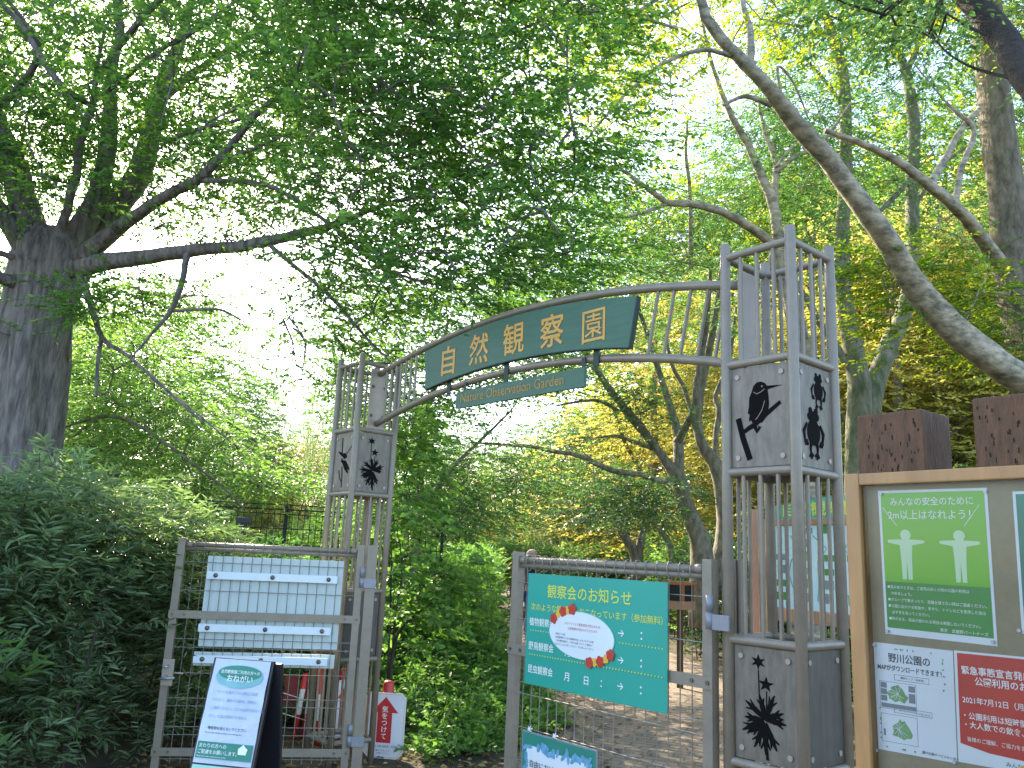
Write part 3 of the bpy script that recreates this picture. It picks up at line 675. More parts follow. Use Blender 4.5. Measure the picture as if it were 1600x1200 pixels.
# ------------------------------------------------------------------ arrow signs, poles, rope, fence
def arrow_sign(label, x, y, rz, h, second=False):
    t = empty('arrow_sign', (x, y, 0), rz, label, 'sign', 'red bollards with take care arrow plates')
    MB().tube([(0, .03, 0), (0, .03, h-.02), (0, .03, h-.006), (0, .03, h)], [.04, .04, .032, .012], 16).build('bollard', M['redpost'], t)
    w, hh = .155, .23; c = .05; z = h-.31
    P = [(-w+c, z-hh), (w-c, z-hh), (w, z-hh+c), (w, z+hh-c*.7), (w-c*.7, z+hh), (-w+c*.7, z+hh), (-w, z+hh-c*.7), (-w, z-hh+c)]
    e = MB(); e.plate(P, -.012, .004); e.build('plate', M['cream'], t)
    e = MB()
    for i in range(8): a = P[i]; b = P[(i+1) % 8]; e.stroke([(a[0]*.93, z+(a[1]-z)*.95), (b[0]*.93, z+(b[1]-z)*.95)], .0035, -.0162, .0004)
    e.build('border', M['orange'], t)
    e = MB(); e.plate([(-.055, z-.12), (.055, z-.12), (.055, z+.09), (.10, z+.09), (0, z+.20), (-.10, z+.09), (-.055, z+.09)], -.0165, .0006); e.build('arrow', M['redpost'], t)
    e = MB(); e.text("気をつけて", 0, z+.095, .048, -.0178, vertical=True, bold=.02, sp=.93)
    e.text("武蔵野パートナーズ", 0, z-hh-.075, .058, -.0178-.0, vertical=True, bold=.02, sp=.95) if False else None
    e.build('white_lettering', M['white'], t)
    e = MB(); e.text("飛び出し注意 自転車・歩行者", 0, z-.150, .0165, -.0172, 'CENTER', .01); e.text("園内ではゆっくり", 0, z-.178, .013, -.0172, 'CENTER', .006); e.text("お進みください", 0, z-.196, .013, -.0172, 'CENTER', .006); e.build('small_lettering', M['ink'], t)
    e = MB(); e.text("野パートナーズ", 0, z-hh-.065, .062, -.0112, vertical=True, bold=.02, sp=.95); e.build('bollard_lettering', M['white'], t)
    return t
q = at(600, 1150, 6.45); arrow_sign('red bollard with white arrow plate right of the farther tower', q[0], q[1], -.12, at(605, 1064, 6.45)[2])
q = at(538, 1100, 7.1); arrow_sign('red bollard with white arrow plate seen through the open gate leaf', q[0], q[1], .95, at(538, 1045, 7.1)[2])
stripe = bpy.data.materials.new("red_white_stripes"); stripe.use_nodes = True; n = stripe.node_tree.nodes; l = stripe.node_tree.links
tc = n.new("ShaderNodeTexCoord"); sp_ = n.new("ShaderNodeSeparateXYZ"); l.new(tc.outputs["Object"], sp_.inputs[0]); mt = n.new("ShaderNodeMath"); mt.operation = 'MULTIPLY'; mt.inputs[1].default_value = 2.6; l.new(sp_.outputs[2], mt.inputs[0])
fr = n.new("ShaderNodeMath"); fr.operation = 'FRACT'; l.new(mt.outputs[0], fr.inputs[0]); gt = n.new("ShaderNodeMath"); gt.operation = 'GREATER_THAN'; gt.inputs[1].default_value = .5; l.new(fr.outputs[0], gt.inputs[0])
mx = n.new("ShaderNodeMixRGB"); mx.inputs[1].default_value = (.5, .03, .03, 1); mx.inputs[2].default_value = (.62, .62, .62, 1); l.new(gt.outputs[0], mx.inputs[0]); l.new(mx.outputs[0], n["Principled BSDF"].inputs["Base Color"]); n["Principled BSDF"].inputs["Roughness"].default_value = .35
for k, (px, py, Y, dx, ln_, lab) in enumerate(((478, 1050, 6.9, -.05, 1.1, 'striped barrier pole standing leftmost behind the open gate leaf'), (492, 1046, 6.95, -.05, 1.15, 'striped barrier pole standing between two other poles behind the gate leaf'), (500, 1040, 6.7, .03, 1.18, 'striped barrier pole nearest the farther tower'))):
    q = at(px, py, Y); o = MB().tube([(dx, 0, 0), (0, 0, q[2])], .021, 12).build('barrier_pole', stripe, None); o.location = (q[0], q[1], 0); tag(o, lab, 'pole', 'striped poles stacked behind the open gate leaf')
    m = MB().tube([(0, 0, q[2]-.002), (0, 0, q[2]+.025)], .024, 12); m.build('end_cap', M['black'], o)
q = at(508, 1036, 7.2); o = MB().box(-.03, .03, -.02, .02, 0, q[2], .004).build('folded_stand', M['black'], None); o.location = (q[0], q[1], 0); tag(o, 'black folded stand beside the striped poles', 'stand'); MB().box(-.034, .034, -.024, .024, q[2]-.3, q[2]-.27).build('strap', M['black'], o)
q = at(455, 1085, 7.3); o = empty('folded_barrier', (q[0], q[1], 0), .1, 'dull red folded barrier panel behind the lower half of the open gate leaf', 'barrier')
m = MB(); zt_ = at(455, 1046, 7.3)[2]
for x in (-.20, .20): m.box(x-.012, x+.012, -.01, .01, 0, zt_, .003)
m.build('upright', M['black'], o); m = MB()
for k in range(3): x = -.185+k*.127; m.box(x, x+.11, -.022, -.012, .12, zt_-.02-.03*k, .003)
m.build('slat', M['darkred'], o)
# crossed white rods
for k, lab in enumerate(('upper thin white rod lying across the folded barrier', 'lower thin white rod lying across the folded barrier')):
    a = at(440, 1082+k*32, 6.6); b2 = at(482, 1095+k*32, 6.8); o = MB().tube([(0, 0, 0), tuple(b2-a)], .003, 6).build('thin_rod', M['corr2'], None); o.location = a; tag(o, lab, 'rod', 'thin rods by the barrier')
    MB().ball((0, 0, 0), .008).build('rod_tip', M['black'], o)
# rope between stakes
s1 = at(630, 1152, 7.0); s2 = at(792, 1112, 7.6)
for s_, lab in ((s2, 'short black stake at the right end of the sagging rope'), (s1+np.array([-.25, .05, 0]), 'short black stake at the left end of the sagging rope')):
    o = MB().tube([(0, 0, 0), (0, 0, s_[2]-.01), (0, 0, s_[2]+.01)], [.014, .014, .010], 10).build('rope_stake', M['black'], None); o.location = (s_[0], s_[1], 0); tag(o, lab, 'stake', 'stakes holding the rope')
    MB().tube([(0, 0, s_[2]-.02), (0, 0, s_[2]-.005)], .017, 10).build('collar', M['rope'], o)
e = MB(); pts = []
a = s1+np.array([-.25, .05, 0])
for i in range(21):
    t = i/20; p_ = a*(1-t)+s2*t; p_[2] -= .35*t*(1-t); pts.append(tuple(p_))
o = e.tube(pts, .007, 6).build('barrier_rope', M['rope'], None); tag(o, 'thin sagging rope strung in front of the weedy bed', 'rope')

# dark mesh fence behind the open gate
fa = at(150, 815, 10.2); fb = at(700, 792, 11.0)
fl_ = float(np.linalg.norm((fb-fa)[:2])); fz = math.atan2(fb[1]-fa[1], fb[0]-fa[0])
fn = empty('mesh_fence', (fa[0], fa[1], 0), fz, 'dark green wire mesh fence with rolled top behind the open gate', 'fence')
FH = at(515, 792, 10.6)[2]
for x in (.05, fl_*.52, fl_-.05): MB().tube([(x, .03, 0), (x, .03, FH-.02)], .025, 10).build('fence_post', M['fence'], fn)
m = MB(); n_ = int(fl_/.075)
for i in range(n_+1):
    x = i*.075; m.tube([(x, 0, .05), (x, 0, FH-.12), (x, .045, FH-.06), (x, 0, FH), (x, -.04, FH-.06), (x, 0, FH-.12)], .0048, 4, False)
for z in (FH, FH-.12, FH-.3, FH-.5, FH-.8, FH-1.1, .3): m.tube([(0, 0, z), (fl_, 0, z)], .007, 5, False)
for y in (.045, -.04): m.tube([(0, y, FH-.06), (fl_, y, FH-.06)], .008, 5, False)
m.build('wire_panel', M['fence'], fn)
q = at(381, 815, 9.6); o = empty('tee_post', (q[0], q[1], 0), .1, 'short black post with a crosspiece on top in front of the mesh fence', 'post')
MB().box(-.035, .035, -.03, .03, 0, q[2], .004).build('shaft', M['black'], o); MB().box(-.09, .09, -.034, .034, q[2]-.02, q[2]+.05, .006).build('crosspiece', M['black'], o)
q = at(769, 850, 19); o = MB().tube([(0, 0, 0), (0, 0, q[2]-.02), (0, 0, q[2])], [.04, .04, .03], 8).build('marker_post', M['black'], None); o.location = (q[0], q[1], 0); tag(o, 'distant dark post standing left of the clipped hedge', 'post')

# ------------------------------------------------------------------ notice board on timbers
ub = np.array([.60, -.80, 0]); vb = np.array([.80, .60, 0]); BR = math.atan2(-.8, .6)
B0 = np.array([1.046, 2.5, 0]); BT = 1.786; BBT = .80; BW = 1.5
nbd = empty('notice_board', B0, BR, 'varnished wooden notice board with glazed front at the right edge', 'notice board')
fwid = .046
m = MB().box(0, fwid, -.03, .03, BBT, BT, .004); m.build('side_frame', M['oak'], nbd)
m = MB().box(BW-fwid, BW, -.03, .03, BBT, BT, .004); m.build('side_frame', M['oak'], nbd)
m = MB().box(fwid-.002, BW-fwid+.002, -.028, .03, BT-.036, BT-.001, .004); m.build('top_frame', M['oak'], nbd)
m = MB().box(fwid-.002, BW-fwid+.002, -.028, .03, BBT+.001, BBT+.045, .004); m.build('bottom_frame', M['oak'], nbd)
m = MB().box(fwid, BW-fwid, .012, .026, BBT+.04, BT-.034); m.build('backing', M['khaki'], nbd)
gl = bpy.data.materials.new("clear_glass"); gl.use_nodes = True; n = gl.node_tree.nodes; l = gl.node_tree.links; n.remove(n["Principled BSDF"])
tr = n.new("ShaderNodeBsdfTransparent"); gs = n.new("ShaderNodeBsdfGlossy"); gs.inputs["Roughness"].default_value = .02; mx = n.new("ShaderNodeMixShader"); fz_ = n.new("ShaderNodeFresnel"); fz_.inputs[0].default_value = 1.36
l.new(fz_.outputs[0], mx.inputs[0]); l.new(tr.outputs[0], mx.inputs[1]); l.new(gs.outputs[0], mx.inputs[2]); l.new(mx.outputs[0], n["Material Output"].inputs[0])
m = MB(); m.add([(fwid, -.016, BBT+.04), (BW-fwid, -.016, BBT+.04), (BW-fwid, -.016, BT-.034), (fwid, -.016, BT-.034)], [(0, 1, 2, 3)]); m.build('glass_pane', gl, nbd)
for k in range(2):
    o_ = B0+ub*(.0+.345*k+.01)+vb*.036
    t = empty('timber_post', o_, BR, ('thick dark brown timber post rising behind the left corner of the notice board', 'thick dark brown timber post rising behind the board at the right edge of the photo')[k], 'timber', 'square timbers behind the notice board')
    m = MB(); zt_ = at(1431, 648, 2.45)[2]+(0, .012)[k]; m.box(0, .205, 0, .17, 0, zt_, .006); m.build('shaft', M['timber'], t)
    m = MB()
    for j in range(38):
        x = random.uniform(.01, .195); z = random.uniform(BT, zt_-.02); h_ = random.uniform(.006, .016); m.plate(rect(x, x+.0022, z, z+h_), .0002, .0004)
    m.build('incision', M['hole'], t)
YB = .012
def bx(px, py):  # a point on the board's backing, measured off the photograph's perspective
    d = ray(px, py); nrm = vb; o_ = B0+YB*vb; o_ = o_.copy(); o_[2] = 0; t = (nrm@o_)/(nrm@d); X = d*t; return float((X-o_)@ub), float(X[2]+CH)
def poster(name, label, cat='poster'): return empty(name, B0, BR, label, cat)
def bil(c, u, v):  # corners TL TR BR BL
    return tuple((c[0][i]*(1-u)+c[1][i]*u)*(1-v)+(c[3][i]*(1-u)+c[2][i]*u)*v for i in (0, 1))
# lime distance poster
C_ = [bx(*p_) for p_ in ((1372, 767), (1542, 762), (1559, 1010), (1384, 990))]
p1 = poster('distance_poster', 'green poster with two pale figures holding their arms out')
e = MB(); e.plate(C_, YB, .0008); e.build('sheet', M['paper'], p1)
def sub(u0, u1, v0, v1): return [bil(C_, u0, v0), bil(C_, u1, v0), bil(C_, u1, v1), bil(C_, u0, v1)]
e = MB(); e.plate(sub(.025, .975, .018, .64), YB-.0010, .0005); e.build('upper_field', M['lime'], p1)
e = MB(); e.plate(sub(.025, .975, .64, .955), YB-.0010, .0005); e.build('lower_field', M['dgreen'], p1)
W1 = C_[1][0]-C_[0][0]; H1 = C_[0][1]-C_[3][1]
o0 = C_[0]; roll = math.atan2(C_[1][1]-C_[0][1], W1)
def T(e, s_, u, v, size, al='LEFT', bold=.01, sx=1): x, z = bil(C_, u, v); e.text(s_, x, z, size, YB-.0022, al, bold, sx, roll=roll)
e = MB(); T(e, "みんなの安全のために", .5, .105, W1*.083, 'CENTER', .015, .93); T(e, "2m以上はなれよう！", .5, .20, W1*.096, 'CENTER', .012, .92); 
e.stroke([bil(C_, .04, .12), bil(C_, .17, .25)], .0018, YB-.0018, .0004); e.stroke([bil(C_, .93, .11), bil(C_, .79, .25)], .0018, YB-.0018, .0004)
for k, s_ in enumerate(("●混み合うときは、ご自宅の近くの他の公園の利用は", "　やめましょう。", "●グループで集まったり、距離を保てない時はご遠慮ください。", "●公園に出かける前後や、手すり、トイレなどを使用した後は", "　必ず手を洗ってください。", "●熱がある、感染が疑われる場合は来園しないでください。")):
    T(e, s_, .045, .685+k*.043, W1*.0335, 'LEFT', .006, .93)
T(e, "東京　武蔵野パートナーズ", .52, .945, W1*.034, 'LEFT', .01, 1)
e.build('lettering', M['white'], p1)
e = MB()
for cu_ in (.25, .74):
    q = lambda a, b: bil(C_, cu_+a, b)
    e.disc(q(0, .315), .0155, .0155, YB-.0018, .0005, 18)
    e.plate([q(-.175, .35), q(-.05, .345), q(.05, .345), q(.175, .35), q(.175, .368), q(.06, .385), q(.052, .48), q(.048, .62), q(.008, .62), (q(0, .49)), q(-.008, .62), q(-.048, .62), q(-.052, .48), q(-.06, .385), q(-.175, .368)], YB-.0018, .0006)
e.build('figure', M['figure'], p1)
# map poster
C_ = [bx(*p_) for p_ in ((1365, 1003), (1489, 1017), (1496, 1193), (1373, 1170))]; W1 = C_[1][0]-C_[0][0]; roll = math.atan2(C_[1][1]-C_[0][1], W1)
p2 = poster('map_notice', 'white sheet with two small green park maps below the green poster', 'notice')
e = MB(); e.plate(C_, YB, .0008); e.build('sheet', M['paper'], p2)
e = MB(); T(e, "野川公園の", .46, .165, W1*.12, 'CENTER', .02, .9); T(e, "MAPがダウンロードできます！", .47, .25, W1*.078, 'CENTER', .02, .78); T(e, "野川公園サービスセンター", .58, .965, W1*.036, 'LEFT', .01); T(e, "園内マップ（日本語）", .34, .318, W1*.032, 'LEFT', .004); T(e, "バリアフリーマップはこちら", .30, .622, W1*.030, 'LEFT', .004)
e.build('lettering', M['ink'], p2)
e = MB()
for u0, u1, v0, v1 in ((.06, .53, .36, .61), (.06, .53, .66, .915), (.26, .70, .285, .335), (.24, .72, .59, .638)):
    c4 = [bil(C_, u0, v0), bil(C_, u1, v0), bil(C_, u1, v1), bil(C_, u0, v1), bil(C_, u0, v0)]; e.stroke(c4, .0010, YB-.0012, .0004)
for (u0, u1, v0, v1) in ((.075, .15, .37, .42), (.075, .15, .43, .48), (.075, .15, .49, .54), (.44, .515, .375, .43), (.44, .515, .445, .53), (.075, .52, .562, .60), (.09, .11, .80, .86)): e.plate(sub(u0, u1, v0, v1), YB-.0012, .0004)
e.build('print', M['inkg'], p2)
e = MB()
for cx_, cy_, seed in ((.29, .46, 1), (.32, .79, 5)):
    random.seed(seed); P_ = [bil(C_, cx_+(.12+random.uniform(-.03, .03))*math.cos(a)*(1+.4*math.sin(a)), cy_+(.085+random.uniform(-.02, .02))*math.sin(a)) for a in [k*math.pi/9 for k in range(18)]]; e.plate(P_, YB-.0014, .0004)
for k in range(26):
    u_, v_ = ((.25+.65*random.random(), .045), (.88+random.uniform(-.01, .01), .06+.4*random.random()), (.05, .6+.35*random.random()), (.1+.5*random.random(), .965))[k % 4]; e.disc(bil(C_, u_, v_), .003, .0018, YB-.0012, .0004, 6, random.random()*3)
e9 = MB()
for cx_, cy_ in ((.29, .46), (.32, .79)):
    for k in range(5):
        a = random.uniform(0, 3.14); e9.stroke([bil(C_, cx_-.12*math.cos(a), cy_-.07*math.sin(a)), bil(C_, cx_+random.uniform(-.03, .03), cy_), bil(C_, cx_+.11*math.cos(a+.5), cy_+.07*math.sin(a+.5))], .0011, YB-.0022, .0003)
e9.build('map_roads', M['paper'], p2)
e.build('map_area', M['mapgreen'], p2, label='green patches of the maps and leaf border')
# red poster
C_ = [bx(*p_) for p_ in ((1491, 1016), (1760, 1042), (1776, 1240), (1498, 1190))]; W1 = C_[1][0]-C_[0][0]; roll = math.atan2(C_[1][1]-C_[0][1], W1)
p3 = poster('emergency_poster', 'red topped poster with white Japanese text at the lower right corner')
e = MB(); e.plate(C_, YB-.001, .0008); e.build('sheet', M['paper'], p3)
e = MB(); e.plate([bil(C_, .02, .02), bil(C_, .98, .02), bil(C_, .98, .82), bil(C_, .75, .89), bil(C_, .45, .90), bil(C_, .2, .88), bil(C_, .02, .83)], YB-.0022, .0005); e.build('red_field', M['redpaper'], p3)
def T3(e, s_, u, v, size, bold=.015): x, z = bil(C_, u, v); e.text(s_, x, z, size, YB-.0035, 'LEFT', bold, .95, roll=roll)
e = MB(); hs = W1
T3(e, "緊急事態宣言発出に伴う", .045, .20, hs*.058, .03); T3(e, "公園利用のお願い", .13, .29, hs*.058, .03); T3(e, "2021年7月12日（月）〜当面の間", .045, .46, hs*.048, .02)
T3(e, "・公園利用は短時間で混雑を避けて", .035, .60, hs*.048, .02); T3(e, "・大人数での飲食、飲酒を控えて", .04, .68, hs*.048, .02); T3(e, "皆様のご理解、ご協力をお願いいたします。", .065, .80, hs*.032, .005)
e.build('lettering', M['white'], p3)
e = MB(); x, z = bil(C_, .30, .965); e.text("みんなで守ろう", x, z, hs*.035, YB-.003, 'LEFT', .01, 1, roll=roll); e.build('foot_lettering', M['seagreen'], p3)
e = MB(); x, z = bil(C_, .43, .97); e.disc((x, z), .018, .012, YB-.0032, .0006, 16); e.build('gold_spot', M['orange'], p3)
# dark green poster at the far right
C_ = [bx(*p_) for p_ in ((1582, 768), (1760, 764), (1785, 1020), (1597, 990))]
p4 = poster('green_poster', 'deep green poster with white border cut by the right edge of the photo')
e = MB(); e.plate(C_, YB, .0008); e.build('sheet', M['paper'], p4); e = MB(); e.plate(sub(.03, .97, .02, .95), YB-.001, .0005); e.build('field', M['seagreen'], p4)
# pins
pinm = mat("clear_pin", (.55, .6, .6), .15, 0, .1)
for k, (px, py, where) in enumerate(((1378, 772, 'top left corner of the green figure poster'), (1541, 768, 'top right corner of the green figure poster'), (1388, 986, 'bottom left corner of the green figure poster'), (1553, 1003, 'bottom right corner of the green figure poster'), (1368, 1007, 'top left corner of the map sheet'), (1372, 1172, 'bottom left corner of the map sheet'), (1493, 1190, 'gap between map sheet and red poster'), (1594, 985, 'bottom left corner of the deep green poster'))):
    x, z = bx(px, py); p_ = B0+ub*x+vb*(YB-.002)+np.array([0, 0, z]); o = MB().tube([(0, 0, 0), (0, -.005, 0)], .0028, 8).build('push_pin', pinm, None); o.location = p_; o.rotation_euler = (0, 0, BR); tag(o, 'clear push pin at the '+where, 'pin', 'clear pins on the notice board')
    MB().tube([(0, -.005, 0), (0, -.0075, 0)], .0048, 10).build('pin_head', pinm, o)

# ------------------------------------------------------------------ map board behind the nearer tower
mp0 = at(1205, 880, 7.6); md = -1.12
mb = empty('map_board', (mp0[0], mp0[1], 0), md, 'wood framed garden map with arched green header seen through the nearer tower', 'map board')
mw = 2.0; z0 = at(1213, 948, 7.6)[2]; z1 = at(1213, 822, 7.6)[2]
m = MB().box(-.03, mw, -.03, .03, z0-.11, z0-.005, .004); m.build('lower_rail', M['pink_wood'], mb)
m = MB().box(-.03, mw, -.03, .03, z1, z1+.055, .004); m.build('upper_rail', M['pink_wood'], mb)
for x in (-.10, mw+.02): MB().box(x, x+.08, -.04, .04, 0, z1+.055, .004).build('leg', M['pink_wood'], mb)
e = MB(); e.plate(rect(0, mw-.03, z0, z1-.005), .0, .01); e.build('map_sheet', M['mapblue'], mb)
e = MB(); P_ = [(0, z1+.06), (mw-.03, z1+.06)]+[(mw-.03-(mw-.03)*k/16, z1+.165+.08*math.sin(math.pi*k/16)) for k in range(17)]; e.plate(P_, 0, .012); e.build('header', M['maphead'], mb)
e = MB(); e.text("自然観察園案内図", .15, z1+.09, .13, -.0135, 'LEFT', .02, 1.35); e.build('lettering', M['yel'], mb)
random.seed(3); e = MB(); e2 = MB(); e3 = MB()
for k in range(7):
    for j in range(6):
        x = .06+k*.27+random.uniform(0, .03); z = z0+.07+j*.115
        if random.random() < .25: continue
        t_ = random.choice((e, e, e2)); t_.plate(rect(x, x+random.uniform(.09, .17), z, z+random.uniform(.05, .085)), -.0105, .001)
for k in range(6): x = .3+k*.28; e3.stroke([(x+random.uniform(-.1, .1), z0+.08+q_*.11) for q_ in range(6)], .012, -.0125, .0006)
e.build('green_print', M['dgreen'], mb); e2.build('dark_print', M['inkg'], mb); e3.build('trail_print', M['seapale'], mb)
q = at(1181, 890, 7.9); o = MB().box(-.04, .04, -.03, .03, 0, at(1180, 796, 7.9)[2], .004).build('wooden_stake', M['pink_wood'], None); o.location = (q[0], q[1], 0); tag(o, 'pale planed wooden stake left of the map board', 'stake')

# leaflet box on a post
q = at(1066, 930, 10.5); lb_ = empty('leaflet_box', (q[0], q[1], 0), -.75, 'orange brown wooden leaflet box on a post behind the teal poster', 'box')
zb = at(1066, 952, 10.5)[2]; zt2 = at(1066, 912, 10.5)[2]
MB().box(-.20, .12, -.16, .16, zt2-.015, zt2+.025, .004).build('roof', M['boxwood'], lb_); MB().box(-.17, .09, -.13, .13, zb+.1, zt2-.015, .003).build('case', M['black'], lb_)
MB().box(-.18, .10, -.15, .15, zb, zb+.10, .003).build('tray', M['pink_wood'], lb_); m = MB()
for x, y in ((-.18, -.14), (.07, -.14), (-.18, .11), (.07, .11)): m.box(x, x+.03, y, y+.03, zb+.1, zt2-.015)
m.build('corner_post', M['boxwood'], lb_); MB().box(-.06, .0, -.03, .03, 0, zb, .003).build('leg', M['timber'], lb_)

# ------------------------------------------------------------------ the person on the path
def skin(name, verts, edges, mtl, parent=None, sub=2):
    me = bpy.data.meshes.new(name); me.from_pydata([v[0] for v in verts], edges, []); o = bpy.data.objects.new(name, me); COL.objects.link(o)
    sk_ = o.modifiers.new("s", 'SKIN'); sk_.use_smooth_shade = True
    for i, v in enumerate(verts):
        me.skin_vertices[0].data[i].radius = v[1] if isinstance(v[1], tuple) else (v[1], v[1])
    me.skin_vertices[0].data[0].use_root = True
    ss = o.modifiers.new("u", 'SUBSURF'); ss.levels = sub; ss.render_levels = sub
    dg = bpy.context.evaluated_depsgraph_get(); m2 = bpy.data.meshes.new_from_object(o.evaluated_get(dg)); m2.name = name
    bpy.data.objects.remove(o); m2.materials.clear(); m2.materials.append(mtl)
    for p_ in m2.polygons: p_.use_smooth = True
    o = bpy.data.objects.new(name, m2); COL.objects.link(o)
    if parent: o.parent = parent
    return o
skinm = mat("skin", (.42, .25, .18), .5); navy = mat("navy_jacket", (.015, .018, .045), .8, 0, .3, 30)
jean = mat("blue_patterned_trousers", (.08, .16, .62), .8, 0, 0, 26, (1, 1, 1), (.015, .03, .16)); hatm = mat("dusty_pink_hat", (.55, .36, .32), .85, 0, .15, 30)
q = at(821, 989, 15.8); PH = at(821, 857, 15.8)[2]/1.66
ps = empty('person', (q[0]+.03, q[1], 0), 0, 'person in a dusty pink hat, dark jacket and blue trousers standing on the path', 'person')
# facing +x (to the right), a step apart; y is depth
bv = [((0, 0, .90), (.10, .14)), ((0, 0, 1.08), (.09, .13)), ((.01, 0, 1.28), (.10, .155)), ((.0, 0, 1.38), (.06, .08)), ((.02, 0, 1.44), .048), ((.035, 0, 1.54), (.088, .072)), ((.04, 0, 1.60), (.075, .066)),
      ((.0, -.085, .84), .075), ((.02, -.09, .48), .052), ((-.03, -.09, .09), .036), ((.0, -.09, .04), .035), ((.13, -.09, .03), .028),
      ((.0, .085, .84), .075), ((.05, .09, .48), .052), ((.05, .09, .09), .036), ((.08, .09, .04), .035), ((.21, .09, .03), .028),
      ((0, -.19, 1.34), .05), ((-.03, -.23, 1.08), .040), ((.10, -.22, .90), .030), ((.15, -.21, .86), .022),
      ((0, .19, 1.34), .05), ((-.03, .23, 1.08), .040), ((.10, .22, .90), .030), ((.15, .21, .86), .022)]
be = [(0, 1), (1, 2), (2, 3), (3, 4), (4, 5), (5, 6), (0, 7), (7, 8), (8, 9), (9, 10), (10, 11), (0, 12), (12, 13), (13, 14), (14, 15), (15, 16), (3, 17), (17, 18), (18, 19), (19, 20), (3, 21), (21, 22), (22, 23), (23, 24)]
body = skin('body', bv, be, skinm, ps)
for side, hx in ((-1, .15), (1, .15)):
    for k in range(4):
        y = side*(.21)+(-.012+.008*k); MB().tube([(hx+.005, y, .855), (hx+.035, y, .835-.003*k), (hx+.045, y, .805)], [.009, .008, .006], 6).build('finger', skinm, ps)
    MB().tube([(hx, side*.21-.018*side, .865), (hx+.03, side*.21-.03*side, .85)], [.010, .007], 6).build('thumb', skinm, ps)
jv = [((0, 0, .86), (.115, .155)), ((0, 0, 1.08), (.10, .142)), ((.01, 0, 1.28), (.11, .165)), ((.0, 0, 1.385), (.075, .10)), ((0, -.19, 1.34), .062), ((-.03, -.235, 1.08), .052), ((.085, -.225, .93), .042), ((0, .19, 1.34), .062), ((-.03, .235, 1.08), .052), ((.085, .225, .93), .042)]
skin('jacket', jv, [(0, 1), (1, 2), (2, 3), (3, 4), (4, 5), (5, 6), (3, 7), (7, 8), (8, 9)], navy, ps)
tv = [((0, 0, .90), (.108, .148)), ((.0, -.085, .80), .088), ((.02, -.09, .48), .068), ((-.03, -.09, .12), .052), ((.0, .085, .80), .088), ((.05, .09, .48), .068), ((.05, .09, .12), .052)]
skin('trousers', tv, [(0, 1), (1, 2), (2, 3), (0, 4), (4, 5), (5, 6)], jean, ps)
for y, x in ((-.09, -.0), (.09, .08)):
    skin('shoe', [((x-.05, y, .045), .042), ((x+.05, y, .045), .045), ((x+.14, y, .035), .036)], [(0, 1), (1, 2)], M['white'], ps)
m = MB(); m.ball((.035, 0, 1.60), .108, (1.05, .92, .95), 16, 10); V_ = []; 
for k in range(24):
    a = 2*math.pi*k/24; V_ += [(.035+.10*math.cos(a), .09*math.sin(a), 1.60), (.05+(.165+.03*math.cos(a))*math.cos(a), .145*math.sin(a), 1.565), (.05+(.165+.03*math.cos(a))*math.cos(a), .145*math.sin(a), 1.572)]
m.add(V_, [(k*3, ((k+1) % 24)*3, ((k+1) % 24)*3+1, k*3+1) for k in range(24)]+[(k*3, k*3+2, ((k+1) % 24)*3+2, ((k+1) % 24)*3) for k in range(24)]+[(k*3+1, ((k+1) % 24)*3+1, ((k+1) % 24)*3+2, k*3+2) for k in range(24)], True); m.build('hat', hatm, ps)
m = MB(); m.ball((-.01, 0, 1.54), .09, (.85, .95, 1.1), 12, 8); m.build('hair', M['black'], ps)
m = MB(); m.ball((.118, 0, 1.535), .016, (1.2, .8, 1.3), 8, 6); m.build('nose', skinm, ps)
m = MB(); [m.ball((.108, s_*.03, 1.555), .010, (.7, 1, .8), 8, 6) for s_ in (-1, 1)]; m.build('eye', M['black'], ps); m = MB(); m.ball((.108, 0, 1.498), .014, (.5, 1.5, .4), 8, 6); m.build('mouth', M['redpaper'], ps)
for s_ in (-1, 1): MB().ball((.03, s_*.07, 1.535), .022, (.7, .4, 1.2), 8, 6).build('ear', skinm, ps)
ps.scale = (PH*.97, PH*.97, PH*.97)
random.seed(21)
